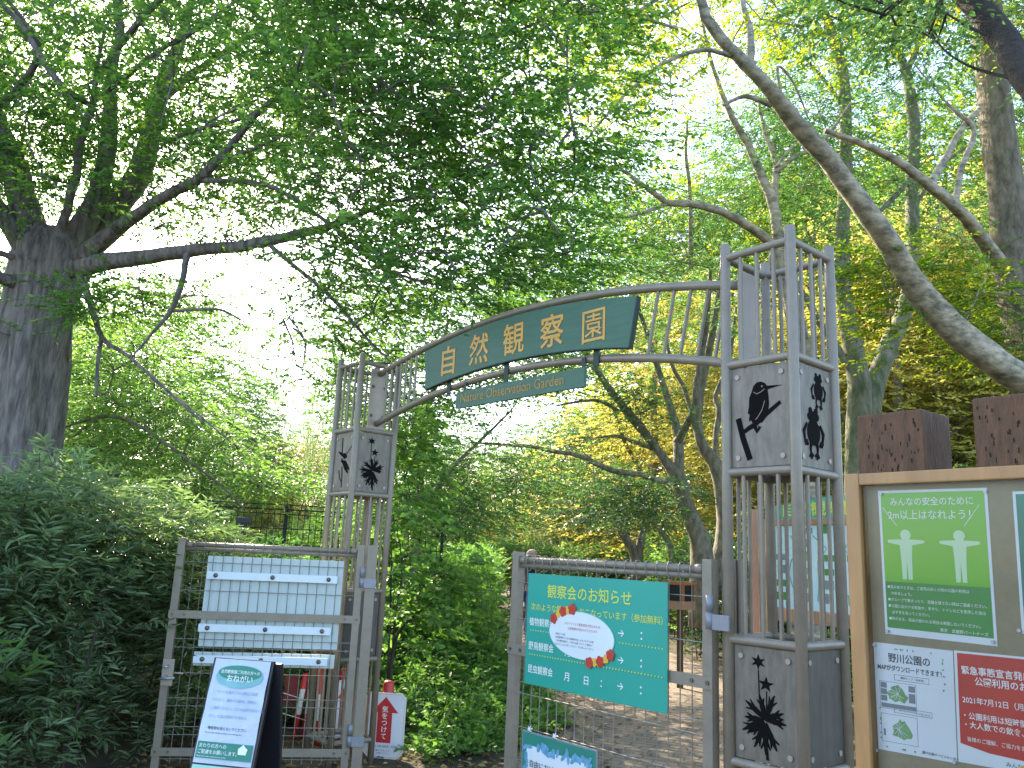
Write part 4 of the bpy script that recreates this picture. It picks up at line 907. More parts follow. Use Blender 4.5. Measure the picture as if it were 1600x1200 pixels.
# ------------------------------------------------------------------ the big dark tree on the left
def P_(*a): return list(a)
D8 = 8.5
gnd = at(22, 1060, D8); gnd[2] = 0
t1 = Tree('zelkova_tree', 'large spreading tree with dark fluted trunk at the left edge of the photo', 'tree', gnd, M['bark1'], None, .22)
t1.limb([(18, 1065, D8, 150), (28, 900, D8, 104), (38, 740, D8, 92), (50, 600, D8, 98), (63, 500, D8, 98), (72, 440, D8, 104), (82, 395, D8, 112), (88, 360, D8, 70)], 30, .02)
t1.flute = .1
H = [
 [(70, 430, 8.5, 60), (40, 330, 8.4, 46), (20, 260, 8.3, 42), (-15, 180, 8.2, 36), (-60, 60, 8, 26), (-90, -80, 7.8, 16)],
 [(60, 440, 8.5, 30), (0, 330, 8.2, 26), (-70, 270, 7.8, 20), (-200, 200, 7.2, 12)],
 [(62, 455, 8.5, 26), (10, 437, 8.2, 20), (-60, 415, 7.8, 16), (-220, 380, 7, 9)],
 [(66, 420, 8.5, 14), (20, 402, 8.3, 10), (-60, 380, 8, 8)],
 [(84, 400, 8.4, 22), (100, 340, 8.2, 15), (118, 280, 8, 14), (128, 210, 7.9, 13), (145, 165, 7.8, 11), (150, 120, 7.8, 8), (165, 40, 7.6, 6)],
 [(170, 140, 7.8, 10), (247, 80, 7.4, 9), (290, 57, 7.2, 8), (370, 0, 6.8, 6), (430, -60, 6.4, 4)],
 [(100, 400, 8.5, 50), (145, 320, 8.5, 34), (165, 250, 8.5, 28), (172, 180, 8.5, 24), (175, 110, 8.5, 18), (188, 40, 8.5, 14), (180, -40, 8.5, 10)],
 [(110, 410, 8.7, 60), (170, 335, 8.9, 46), (215, 275, 9, 38), (235, 210, 9.2, 33), (248, 150, 9.3, 30), (272, 90, 9.5, 22), (290, 40, 9.6, 16), (310, -40, 9.8, 10)],
 [(255, 150, 9.3, 20), (290, 122, 9.4, 15), (330, 95, 9.5, 12), (400, 50, 9.6, 7)],
 [(282, 95, 9.4, 9), (312, 90, 9.4, 7), (350, 80, 9.5, 5)],
 [(125, 405, 8.3, 34), (200, 345, 7.9, 21), (260, 305, 7.6, 18), (310, 280, 7.4, 16), (350, 240, 7.2, 13), (400, 180, 7, 10), (440, 143, 6.8, 9), (462, 118, 6.7, 5), (500, 60, 6.5, 4)],
 [(432, 155, 6.8, 7), (495, 152, 6.6, 6), (565, 140, 6.4, 4), (650, 130, 6.2, 2.5)],
 [(345, 250, 7.2, 7), (400, 232, 7.1, 5), (470, 200, 6.9, 3)],
 [(265, 222, 7.8, 9), (310, 202, 7.5, 8), (370, 188, 7.2, 6), (430, 160, 7, 4)],
 [(312, 282, 7.4, 9), (367, 283, 7.2, 8), (427, 293, 7, 8), (487, 330, 6.8, 7), (540, 370, 6.6, 7), (595, 416, 6.4, 6), (660, 440, 6.2, 4), (740, 455, 6, 2.5)],
 [(105, 420, 8.4, 40), (180, 408, 8.1, 28), (240, 400, 7.8, 24), (300, 391, 7.6, 21), (370, 385, 7.4, 19), (430, 374, 7.2, 17), (490, 360, 7, 14), (532, 348, 6.8, 12), (573, 330, 6.7, 9), (620, 314, 6.5, 7), (665, 308, 6.3, 5), (710, 312, 6.1, 3.5), (800, 330, 5.9, 2.5)],
 [(293, 395, 7.6, 12), (284, 440, 7.5, 10), (268, 485, 7.4, 8), (240, 518, 7.3, 5), (205, 560, 7.2, 3)],
 [(270, 486, 7.4, 6), (305, 484, 7.3, 5), (345, 484, 7.2, 4), (382, 503, 7.1, 2.5)],
 [(423, 385, 7.2, 8), (465, 420, 7, 7), (520, 467, 6.8, 6), (565, 520, 6.6, 5), (610, 565, 6.4, 3)],
 [(125, 430, 8.3, 14), (148, 490, 8.1, 10), (160, 528, 8, 8), (205, 560, 7.8, 6), (250, 600, 7.6, 5), (320, 662, 7.4, 3)],
 [(158, 525, 8, 7), (153, 570, 7.9, 6), (150, 620, 7.8, 5)],
 [(235, 590, 7.7, 4), (300, 640, 7.7, 3), (360, 690, 7.7, 2)],
 # long boughs that pass high over the gate
 [(150, 120, 7.8, 10), (260, -10, 7, 12), (400, -60, 6.2, 10), (520, 40, 5.8, 8), (600, 130, 5.6, 6), (680, 190, 5.5, 5), (760, 262, 5.3, 3)],
 [(400, -60, 6.2, 10), (560, -40, 6, 8), (650, 48, 5.9, 6), (740, 62, 5.8, 6), (830, 40, 5.8, 5), (900, -5, 5.7, 3)],
 [(600, 130, 5.6, 5), (670, 130, 5.6, 5), (740, 160, 5.6, 4), (790, 200, 5.6, 3), (840, 285, 5.5, 3), (900, 365, 5.5, 2)],
 [(520, 40, 5.8, 6), (560, 150, 6, 5), (650, 235, 6, 5), (700, 290, 6, 4), (790, 390, 6, 2)],
 [(-15, 180, 8.2, 14), (60, 90, 7.6, 12), (20, 10, 7.2, 8), (-40, -60, 7, 6)],
 [(105, 145, 7.4, 12), (70, 100, 7.3, 11), (40, 50, 7.2, 10), (-5, -5, 7, 8)], [(145, 165, 7.8, 9), (105, 145, 7.4, 11)],
]
for h in H: t1.limb(h, 12 if h[0][3] > 25 else 7)
G = [[(290, 412), (440, 385), (430, 440), (400, 520), (440, 590), (545, 650), (500, 720), (430, 720), (330, 600), (270, 480)],
     [(190, 345), (300, 300), (400, 315), (350, 375), (200, 395)], [(285, 75), (335, 85), (320, 125), (285, 135)],
     [(-40, 290), (30, 350), (70, 400), (-40, 400)], [(180, 410), (300, 405), (285, 450), (190, 450)]]
t1.canopy([(-300, -220), (520, -220), (520, 200), (430, 330), (300, 330), (240, 320), (100, 330), (-60, 340), (-300, 300)], 460, (7.3, 10.4), .42, 9, .42, 13, .062, .46, G, .93, .4, .42)
t1.canopy([(-60, -60), (480, -60), (480, 160), (330, 300), (200, 230), (0, 200)], 22, (5.6, 7.3), .38, 9, .40, 13, .058, .46, G, .93, .4, .42)
t1.canopy([(440, -220), (980, -220), (960, 120), (930, 250), (900, 400), (760, 470), (640, 450), (560, 430), (500, 330), (440, 200)], 235, (4.9, 7.4), .38, 10, .40, 14, .056, .46, [], .9, .4, .45)
t1.canopy([(440, 380), (560, 400), (640, 470), (640, 620), (560, 600), (520, 640), (440, 600), (430, 540), (450, 460)], 26, (6.4, 7.4), .32, 7, .36, 12, .052, .46, G, .9, .4, .35)
t1.canopy([(130, 440), (260, 440), (340, 420), (330, 470), (250, 500), (130, 500)], 22, (7.4, 8.3), .32, 7, .36, 12, .055, .46, [], .9, .4, .4)
t1.canopy([(200, 320), (420, 310), (520, 350), (470, 390), (330, 385), (200, 390)], 14, (7, 8), .25, 6, .32, 12, .05, .46, [], .9, .4, .4)
t1.canopy([(-400, 330), (0, 330), (0, 560), (-60, 700), (-400, 700)], 50, (7.5, 10), .45, 8, .42, 12, .06, .46, [], .9, .4, .4)
t1.done(L['zelk'])

# ------------------------------------------------------------------ trees on the right
gnd = np.array([6.6, 8.6, 0])
t3 = Tree('leaning_tree', 'tree with thick pale trunk forking at the right edge, one stem leaning left', 'tree', gnd, M['bark2'], None, .05)
t3.limb([(1850, 1100, 8.6, 96), (1800, 900, 8.6, 80), (1740, 740, 8.5, 72), (1670, 662, 8.4, 64), (1602, 598, 8.2, 50), (1542, 556, 8, 46), (1480, 505, 7.8, 45), (1430, 445, 7.6, 40), (1395, 385, 7.4, 37), (1345, 320, 7.2, 34), (1290, 245, 7, 32), (1240, 190, 6.8, 30), (1195, 130, 6.6, 24), (1140, 75, 6.5, 21), (1105, 30, 6.4, 19), (1085, -40, 6.3, 14), (1040, -160, 6.2, 10)], 16)
for h in [
 [(1172, 108, 6.6, 14), (1172, 50, 6.7, 12), (1160, 0, 6.8, 10), (1150, -80, 6.9, 8)],
 [(1180, 100, 6.6, 10), (1135, 85, 6.5, 8), (1095, 78, 6.4, 8), (1035, 100, 6.3, 6), (985, 140, 6.2, 5), (940, 190, 6.1, 4), (900, 240, 6, 2.5)],
 [(1560, 410, 8.8, 26), (1525, 360, 8.4, 22), (1490, 320, 8.1, 20), (1450, 290, 7.9, 18), (1400, 250, 7.7, 14), (1340, 222, 7.5, 11), (1288, 204, 7.4, 9)],
 [(1492, 322, 8.1, 12), (1500, 270, 8.2, 11), (1522, 205, 8.3, 10), (1500, 180, 8.3, 8), (1478, 160, 8.3, 6)],
 [(1452, 290, 7.9, 14), (1475, 250, 8.1, 13), (1500, 205, 8.3, 11), (1530, 170, 8.5, 9)],
 [(1205, 165, 6.7, 10), (1165, 150, 6.6, 8), (1130, 165, 6.5, 5)],
 [(1225, 175, 6.8, 6), (1215, 105, 6.8, 5), (1240, 130, 6.9, 4), (1262, 183, 7, 3)],
 [(1085, -40, 6.3, 8), (1010, 10, 6.2, 6), (960, 35, 6, 4)],
 [(960, 0, 6.6, 4), (1000, 25, 6.7, 6), (1060, 45, 6.8, 5)],
 [(1600, 440, 8.8, 10), (1640, 380, 8.8, 10), (1700, 280, 8.8, 8)]]: t3.limb(h, 12 if h[0][3] > 25 else 7)
t4 = Tree('upright_tree', 'thick upright mottled trunk rising along the right edge of the photo', 'tree', np.array([6.9, 9.5, 0]), M['upbark'], None, .04)
t4.limb([(1730, 1050, 9.5, 100), (1715, 850, 9.4, 84)]+[(1680, 650, 8.5, 70), (1625, 590, 8.7, 62), (1595, 500, 8.9, 56), (1578, 400, 9, 56), (1572, 300, 9, 54), (1560, 200, 9.1, 54), (1548, 100, 9.2, 50), (1540, 0, 9.3, 46), (1525, -120, 9.5, 34), (1500, -260, 9.7, 20)], 16)
t4.canopy([(1380, -250), (1700, -250), (1750, 200), (1650, 300), (1600, 200), (1500, 40), (1380, 0)], 60, (9, 11), .42, 9, .40, 12, .058, .42, [], .9, .4, .45)
t4.canopy([(1590, 300), (1800, 300), (1800, 560), (1620, 520)], 30, (9, 11), .42, 9, .40, 12, .058, .42, [], .9, .4, .3)
t4.done(L['mid'])
HR = [[(1020, 200), (1120, 215), (1120, 290), (1040, 300), (1010, 250)], [(955, 20), (1010, 40), (990, 70), (950, 60)], [(1240, 200), (1290, 190), (1270, 250)], [(1480, 60), (1520, 60), (1520, 300), (1470, 300)]]
t3.canopy([(880, -300), (1700, -300), (1750, 100), (1600, 60), (1480, 40), (1300, 110), (1160, 130), (1040, 190), (930, 230), (890, 100)], 235, (7.0, 10.2), .42, 9, .40, 12, .056, .42, HR, .9, .4, .55, Yf=None, ts=.2)
t3.canopy([(1320, 400), (1450, 380), (1560, 430), (1560, 480), (1500, 520), (1400, 480), (1390, 560), (1330, 540)], 26, (7.7, 8.7), .28, 8, .34, 13, .055, .42, [], .9, .5, .22)
t3.canopy([(1480, 480), (1600, 430), (1620, 560), (1600, 600), (1520, 560)], 14, (8.2, 9.0), .28, 8, .34, 13, .05, .42, [], .9, .5, .25)
t3.done(L['sun'])

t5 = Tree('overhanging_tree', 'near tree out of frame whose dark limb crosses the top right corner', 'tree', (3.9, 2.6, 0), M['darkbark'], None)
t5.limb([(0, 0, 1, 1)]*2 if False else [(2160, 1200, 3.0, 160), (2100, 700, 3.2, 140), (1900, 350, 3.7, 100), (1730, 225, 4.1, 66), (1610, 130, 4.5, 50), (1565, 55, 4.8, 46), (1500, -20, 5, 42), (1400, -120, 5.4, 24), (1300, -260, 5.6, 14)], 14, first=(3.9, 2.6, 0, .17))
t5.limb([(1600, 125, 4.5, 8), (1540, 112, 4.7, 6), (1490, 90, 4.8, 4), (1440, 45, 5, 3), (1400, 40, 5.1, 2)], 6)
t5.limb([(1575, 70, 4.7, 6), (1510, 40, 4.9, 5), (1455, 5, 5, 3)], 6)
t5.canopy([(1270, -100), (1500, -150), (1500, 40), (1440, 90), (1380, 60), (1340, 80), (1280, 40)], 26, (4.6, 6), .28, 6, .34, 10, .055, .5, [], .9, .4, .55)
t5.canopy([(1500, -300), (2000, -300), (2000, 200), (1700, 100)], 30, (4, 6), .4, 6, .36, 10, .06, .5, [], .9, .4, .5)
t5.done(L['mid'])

gb = at(1345, 800, 10.5); gb[2] = 0
t7 = Tree('forked_tree', 'mossy tree forking low behind the dark timber posts, stems rising to the top edge', 'tree', gb, M['mossbark'])
Z0 = 10.5
for h in [
 [(1342, 1000, Z0, 60), (1343, 800, Z0, 48), (1342, 680, Z0, 40), (1343, 600, Z0, 36), (1328, 520, Z0, 30), (1316, 440, Z0, 24), (1318, 350, Z0, 22), (1322, 250, Z0, 21), (1318, 130, Z0, 20), (1298, 50, Z0, 17), (1270, -30, Z0, 14), (1250, -150, Z0, 9)],
 [(1350, 720, Z0, 40), (1362, 620, 10.6, 34), (1385, 550, 10.8, 30), (1412, 490, 11, 26), (1428, 400, 11.2, 24), (1424, 300, 11.4, 20), (1428, 200, 11.5, 20), (1418, 120, 11.6, 17), (1400, 60, 11.7, 12), (1420, -20, 11.8, 10), (1430, -100, 12, 8)],
 [(1418, 110, 11.6, 10), (1440, 60, 11.6, 10), (1455, 0, 11.6, 8), (1470, -80, 11.6, 6)],
 [(1345, 600, Z0, 14), (1290, 520, Z0, 12), (1250, 450, Z0, 10), (1215, 390, 10.4, 7)],
 [(1418, 285, 11.4, 10), (1385, 320, 11, 9), (1350, 350, 10.8, 6)],
 [(1320, 170, Z0, 8), (1292, 130, Z0, 7), (1265, 100, Z0, 5)],
 [(1425, 330, 11.4, 8), (1470, 260, 11.4, 7), (1510, 230, 11.4, 5)]]: t7.limb(h, 12 if h[0][3] > 25 else 7)
t7.canopy([(1180, -100), (1600, -100), (1620, 330), (1560, 420), (1330, 330), (1260, 330), (1190, 250)], 150, (9, 13), .5, 8, .42, 11, .07, .42, HR, .8, .4, .4, rich=False) if False else t7.canopy([(1180, -100), (1600, -100), (1620, 330), (1560, 420), (1330, 330), (1260, 330), (1190, 250)], 190, (10.8, 14.5), .5, 8, .42, 11, .07, .42, HR, .8, .4, .4)
t7.canopy([(1240, 350), (1340, 330), (1330, 420), (1250, 440)], 14, (9.5, 11), .35, 8, .4, 12, .065, .42, [], .9, .4, .3)
t7.done(L['mid'], rich=False)

gb = at(1235, 900, 9.6); gb[2] = 0
t8 = Tree('pale_tree', 'pale barked tree directly behind the nearer tower with a dark limb arching left', 'tree', gb, M['bark2'])
for h in [
 [(1262, 1060, 9.6, 60), (1258, 800, 9.6, 42), (1262, 640, 9.6, 36), (1250, 540, 9.6, 32), (1232, 450, 9.6, 26), (1218, 380, 9.6, 20), (1208, 320, 9.6, 17), (1192, 280, 9.6, 15), (1168, 225, 9.6, 13), (1148, 190, 9.5, 11), (1130, 150, 9.4, 9), (1110, 90, 9.3, 6), (1090, 0, 9, 4)],
 [(1210, 330, 9.6, 13), (1211, 280, 9.7, 12), (1212, 250, 9.8, 11), (1195, 205, 9.9, 8), (1185, 160, 10, 5)],
 [(1212, 270, 9.7, 9), (1240, 245, 9.7, 8), (1265, 235, 9.7, 8), (1295, 210, 9.8, 6), (1330, 160, 9.8, 4)],
 [(1213, 262, 9.7, 6), (1228, 240, 9.7, 6), (1250, 220, 9.7, 4)],
 [(1250, 530, 9.5, 26), (1215, 400, 9.2, 17), (1190, 368, 9, 16), (1150, 342, 8.8, 14), (1110, 325, 8.6, 13), (1075, 318, 8.5, 12), (1045, 317, 8.4, 11), (1020, 300, 8.3, 9), (995, 283, 8.3, 8), (960, 262, 8.3, 6), (900, 268, 8.3, 3)],
 [(1045, 317, 8.4, 7), (1005, 332, 8.3, 6), (960, 345, 8.3, 5), (915, 365, 8.3, 3)],
 [(1258, 560, 9.6, 16), (1235, 480, 9.7, 14), (1205, 420, 9.8, 12), (1215, 370, 10, 8)],
 [(1075, 180, 10, 4), (1072, 240, 10.2, 6), (1078, 300, 10.4, 7), (1080, 420, 10.6, 8)]]: t8.limb(h, 12 if h[0][3] > 25 else 7)
t8.canopy([(930, 230), (1130, 180), (1180, 130), (1300, 150), (1300, 330), (1130, 370), (1100, 440), (930, 440), (880, 330)], 135, (9.7, 12.5), .42, 8, .38, 11, .062, .42, HR, .92, .4, .45)
t8.done(L['mid'], rich=False)

gb = at(1095, 880, 12.5); gb[2] = 0
t9 = Tree('crooked_tree', 'crooked many-limbed tree under the arch, left of the nearer tower', 'tree', gb, M['bark3'])
for h in [
 [(1100, 980, 12.5, 46), (1095, 860, 12.5, 34), (1083, 820, 12.5, 28), (1070, 785, 12.5, 26), (1060, 748, 12.5, 24), (1038, 718, 12.5, 15), (1010, 680, 12.4, 13), (990, 655, 12.3, 15), (961, 620, 12.2, 12), (940, 590, 12, 10), (920, 560, 12, 9), (885, 490, 12, 7), (860, 420, 12, 5)],
 [(1060, 748, 12.5, 20), (1060, 700, 12.6, 17), (1056, 665, 12.7, 14), (1042, 620, 12.8, 12), (1028, 575, 12.9, 10), (1010, 520, 13, 8), (990, 460, 13, 6)],
 [(1058, 690, 12.6, 14), (1072, 665, 12.4, 12), (1084, 640, 12.2, 11), (1090, 595, 12.2, 12), (1095, 560, 12.2, 11), (1105, 500, 12.2, 9), (1110, 420, 12.2, 6)],
 [(1058, 750, 12.5, 11), (1030, 751, 12.3, 9), (1000, 741, 12.1, 9), (960, 736, 11.9, 9), (930, 724, 11.7, 8), (905, 712, 11.6, 8), (870, 706, 11.5, 7), (830, 698, 11.4, 6), (790, 695, 11.3, 5), (735, 691, 11.2, 3)],
 [(1025, 702, 12.5, 8), (990, 690, 12.3, 7), (965, 682, 12.1, 5), (930, 684, 12, 3)],
 [(965, 642, 12.2, 7), (940, 628, 12, 6), (915, 626, 11.9, 5), (870, 634, 11.8, 3)],
 [(1100, 960, 12.8, 30), (1130, 850, 12.9, 26), (1128, 780, 12.9, 22), (1118, 728, 12.9, 22), (1100, 700, 12.9, 18), (1090, 665, 12.9, 15), (1094, 610, 12.9, 14), (1104, 567, 12.9, 13), (1120, 480, 13, 10), (1130, 400, 13, 7)],
 [(1120, 735, 12.9, 10), (1118, 690, 13, 10), (1124, 640, 13.1, 10), (1118, 620, 13.2, 8), (1140, 560, 13.3, 7), (1150, 480, 13.4, 5)],
 [(1086, 670, 12.9, 8), (1070, 610, 13, 7), (1050, 570, 13.1, 6), (1040, 520, 13.2, 4)]]: t9.limb(h, 12 if h[0][3] > 25 else 7)
HM = [[(920, 640), (990, 660), (1000, 720), (930, 700)], [(660, 660), (760, 660), (740, 720), (680, 730)], [(770, 580), (900, 590), (880, 650), (800, 660)]]
t9.canopy([(830, 380), (1160, 380), (1160, 560), (1040, 560), (930, 560), (900, 640), (830, 650), (780, 560)], 75, (12, 15), .48, 8, .42, 11, .075, .42, HM, .8, .4, .6, ts=.2)
t9.canopy([(980, 600), (1060, 600), (1070, 680), (1000, 670)], 12, (11.5, 12.3), .3, 9, .35, 12, .06, .42, [], .9, .6, .1)
t9.canopy([(950, 760), (1060, 740), (1070, 790), (1040, 820), (960, 810)], 22, (11.2, 12.4), .3, 9, .36, 12, .062, .42, [], .9, .5, .1)
t9.canopy([(740, 660), (900, 700), (980, 740), (900, 790), (760, 740)], 20, (12, 13.2), .4, 8, .4, 11, .068, .42, HM, .8, .4, .3)
t9.done(L['mid'], rich=False)

gb = at(1000, 880, 16); gb[2] = 0
ts_ = Tree('slanting_tree', 'small slanting many-stemmed tree low under the arch beyond the clipped hedge', 'tree', gb, M['bark3'])
for h in [[(1000, 905, 16, 24), (990, 862, 16, 16), (975, 838, 16, 13), (962, 815, 16, 9), (940, 780, 16, 6)], [(998, 890, 16, 14), (1000, 850, 16, 13), (1008, 810, 16, 9), (1000, 770, 16, 5)], [(1050, 900, 17, 14), (1048, 855, 17, 10), (1025, 820, 17, 8), (1000, 800, 17, 5)]]: ts_.limb(h, 8)
ts_.canopy([(900, 740), (1060, 740), (1080, 800), (960, 830), (890, 800)], 22, (14.5, 17), .5, 8, .4, 10, .085, .45, [], .9, .4, .3)
ts_.done(L['dark'], rich=False)

# ------------------------------------------------------------------ trees beyond the left part of the gate
gb = at(640, 900, 10.8); gb[2] = 0
t12 = Tree('broadleaf_tree', 'leafy mid green tree under the left half of the arch, beyond the weedy bed', 'tree', gb, M['bark3'])
for h in [[(640, 1010, 10.8, 24), (648, 880, 10.8, 18), (655, 780, 10.8, 14), (660, 680, 10.6, 10), (680, 600, 10.5, 8), (700, 500, 10.4, 5)], [(650, 830, 10.8, 9), (700, 740, 10.7, 7), (760, 680, 10.7, 5), (800, 640, 10.7, 3)], [(655, 760, 10.8, 8), (620, 680, 10.8, 6), (580, 620, 10.8, 4)]]: t12.limb(h, 8)
t12.canopy([(560, 440), (720, 440), (860, 400), (900, 500), (880, 590), (760, 640), (660, 660), (600, 700), (540, 640), (520, 520)], 125, (8.5, 12), .42, 9, .40, 12, .066, .45, [], .9, .4, .5)
t12.canopy([(600, 680), (700, 700), (760, 720), (800, 700), (860, 740), (800, 790), (740, 830), (620, 860), (600, 780)], 68, (9.6, 12), .42, 9, .40, 12, .066, .45, HM, .7, .4, .5)
t12.done(L['mid'], rich=False)

gb = at(230, 950, 12); gb[2] = 0
t13 = Tree('layered_maple', 'maple-like tree with layered drooping sprays just right of the big dark trunk', 'tree', gb, M['bark3'])
for h in [[(190, 1000, 12, 22), (180, 850, 12, 16), (170, 740, 12, 12), (160, 640, 12, 9), (170, 540, 12, 6), (180, 470, 12, 4)], [(100, 668, 9.6, 4), (140, 655, 9.6, 5), (180, 651, 9.6, 6), (222, 668, 9.6, 6), (285, 712, 9.6, 5), (345, 758, 9.6, 4), (382, 795, 9.6, 3)], [(105, 690, 9.6, 3), (150, 655, 9.6, 4)], [(172, 700, 12, 8), (240, 640, 11.5, 6), (320, 640, 11, 4), (400, 690, 11, 3)], [(165, 600, 12, 6), (230, 560, 11.6, 5), (300, 560, 11.4, 3)]]: t13.limb(h, 7)
t13.canopy([(100, 500), (210, 500), (280, 580), (340, 640), (400, 700), (450, 745), (460, 775), (380, 760), (250, 740), (110, 720), (110, 560)], 105, (9.6, 12.5), .42, 10, .42, 12, .066, .5, [], .9, .22, .55, droop=.25)
t13.done(L['weed'], rich=False)

gb = at(505, 860, 17); gb[2] = 0
tw = Tree('willow_tree', 'pale weeping tree with hanging strands behind the farther tower', 'tree', gb, M['bark3'])
tw.limb([(515, 900, 17, 20), (520, 760, 17, 16), (530, 620, 17, 10), (520, 540, 17, 6)], 8)
B = np.array([at(random.uniform(478, 570), random.uniform(560, 760), random.uniform(15.5, 18.5)) for _ in range(330)])
D = np.tile([0, 0, -1.], (len(B), 1))+rng.normal(0, .08, (len(B), 3)); tw.leaf.sprays(B, D, 1.3, 26, .085, .2, 0, 25, .5, .7, .15)
tw.done(L['pale'], rich=False)

# background trees: one built tree, the rest copies with their own size, turn and leaf colour; the gold holds painted backlight
def proto(name, Hh, Rr, n, k, leaf, lm, bark, seed, low=.25):
    random.seed(seed); t = Tree(name, None, None, (0, 0, 0), bark)
    t.mb.tube([(0, 0, 0), (.05, 0, Hh*.3), (-.05, .1, Hh*.6), (0, 0, Hh*.9)], [Hh*.022, Hh*.017, Hh*.011, Hh*.004], 10)
    B = []
    for i in range(n):
        a = random.uniform(0, 6.283); h = random.uniform(low, 1); rr = Rr*math.sqrt(max(.03, 1-((h-.55)/.5)**2))*random.uniform(.35, 1)*(1+.25*math.sin(3*a+seed))
        B.append((rr*math.cos(a), rr*math.sin(a), Hh*h))
    for i in range(9):
        b = B[i]; z = b[2]*.6; t.mb.tube([(0, 0, z*.8), (b[0]*.5, b[1]*.5, z*1.1), b], [Hh*.009, Hh*.006, Hh*.002], 6, False)
    B = np.array(B); c = np.repeat(B, k, 0)+rng.normal(0, Hh*.06, (n*k, 3))*np.array([1, 1, .5]); D = norm(c*np.array([1, 1, 0]))+rng.normal(0, .5, (n*k, 3)); D[:, 2] *= .4
    tv = np.repeat(.5+rng.normal(0, .16, n), k); t.leaf.sprays(c, D, Hh*.07, 10, leaf*.76, .5, .2, 55, .5, 0, .15, tbv=tv); t.nodes = [B[0]]
    t.done(lm, False, .006); return t.root
pa = proto('background_tree', 8, 3.2, 260, 17, .16, L['mid'], M['bark3'], 1)
pb = proto('background_tree', 8, 2.6, 210, 17, .17, L['gold'], M['bark3'], 4, .1)
BGT = [
 (pa, 40, 20, 6.6, 'mid', 'green tree seen low behind the big dark trunk, left side'),
 (pa, 190, 17, 6.6, 'weed', 'light green tree rising behind the maple-like sprays'),
 (pa, 330, 21, 5.9, 'mid', 'rounded green tree below the white sky gap'),
 (pa, 420, 27, 5.6, 'pale', 'pale grey green tree beyond the dark mesh fence'),
 (pa, 470, 20, 3.9, 'gold', 'low reddish gold bush tree left of the farther tower'),
 (pa, 610, 22, 5.5, 'mid', 'green tree seen right behind the farther tower'),
 (pa, 690, 26, 5.0, 'pale', 'pale tree low beneath the small English board'),
 (pb, 740, 24, 3.8, 'gold', 'golden tree glowing above the clipped hedge left of centre'),
 (pb, 815, 32, 5.4, 'gold', 'tall golden tree in the middle distance at the centre'),
 (pa, 880, 27, 6.0, 'mid', 'dull green tree behind the long low branch under the arch'),
 (pb, 940, 30, 6.5, 'gold', 'golden tree behind the crooked limbs under the arch'),
 (pb, 1030, 22, 9, 'gold', 'golden tree right behind the crooked many-limbed tree'),
 (pb, 1110, 26, 8, 'gold', 'golden tree touching the left post of the nearer tower'),
 (pb, 1185, 19, 6.4, 'gold', 'golden tree seen through the lattice of the nearer tower'),
 (pb, 1280, 22, 8.2, 'gold', 'golden tree between the nearer tower and the timber posts'),
 (pa, 1330, 30, 16, 'sun', 'yellow green tree far behind the mossy forked tree'),
 (pb, 1420, 18, 9.5, 'gold', 'bright golden tree above the left timber post'),
 (pb, 1510, 20, 10.5, 'gold', 'bright golden tree between the two timber posts'),
 (pb, 1600, 18, 9, 'gold', 'golden tree at the right edge above the notice board'),
 (pa, 1480, 28, 17, 'sun', 'tall yellow green tree behind the pale forked trunk'),
 (pa, 1150, 32, 17, 'sun', 'tall yellow green tree far beyond the top of the nearer tower'),
 (pa, 1000, 36, 9, 'sun', 'tall yellow green tree whose top shows above the arch'),
 (pb, 1700, 22, 12, 'gold', 'golden tree just past the right edge'),
 (pa, 1440, 13, 2.9, 'mid', 'small green shrubby tree above the timber posts'),
 (pa, 1570, 13, 3.1, 'mid', 'small green shrubby tree right above the notice board'),
 (pa, -120, 16, 7, 'mid', 'green tree beyond the left edge'),
]
first = {}
for i, (pr_, px, Y, Hh, lm, lab) in enumerate(BGT):
    o = pr_ if id(pr_) not in first else copy_tree(pr_); first[id(pr_)] = 1
    X = (px-800)/FPX*Y; o.location = (X, Y, 0); s_ = Hh/8; o.scale = (s_, s_, s_); o.rotation_euler = (0, 0, i*1.7); tag(o, lab, 'tree', 'trees beyond the garden fence')
    for ch in o.children:
        if ch.name.startswith('crown'): ch.material_slots[0].link = 'OBJECT'; ch.material_slots[0].material = L[lm]
random.seed(5)
# far woodland: one mass nobody could count
fw_ = Leaves(); nb_ = 9000
px = rng.uniform(-500, 2100, nb_); Y = rng.uniform(42, 62, nb_); X = (px-800)/FPX*Y
top = np.interp(px, [-500, 0, 200, 330, 420, 520, 700, 900, 1100, 1400, 2100], [9, 9, 7, 5, 4.0, 4.2, 4, 6, 14, 20, 22])
top = top*(1+.15*np.sin(px*.021)+.1*np.sin(px*.057))
z = rng.uniform(0, 1, nb_)**.8*top
C = np.column_stack([X, Y, z]); D = rng.normal(0, 1, (nb_, 3)); D[:, 2] *= .4
gl_ = np.clip(np.interp(px, [300, 800, 1100], [.1, .55, .8])+rng.normal(0, .15, nb_), 0, 1)  # tint turns gold rightwards, standing in for backlight on that side
fw_.sprays(C, D, 1.3, 7, .62, .6, .2, 60, .6, 0, .08, stems=False, tbv=gl_)
L['far'] = leafmat("far_wood_leaves", (.05, .11, .035), (.17, .21, .05), (.50, .43, .18), .58, (2.3, 2.1, .9))
fw_.build('woodland', L['far'], None, rich=False, kind='stuff')

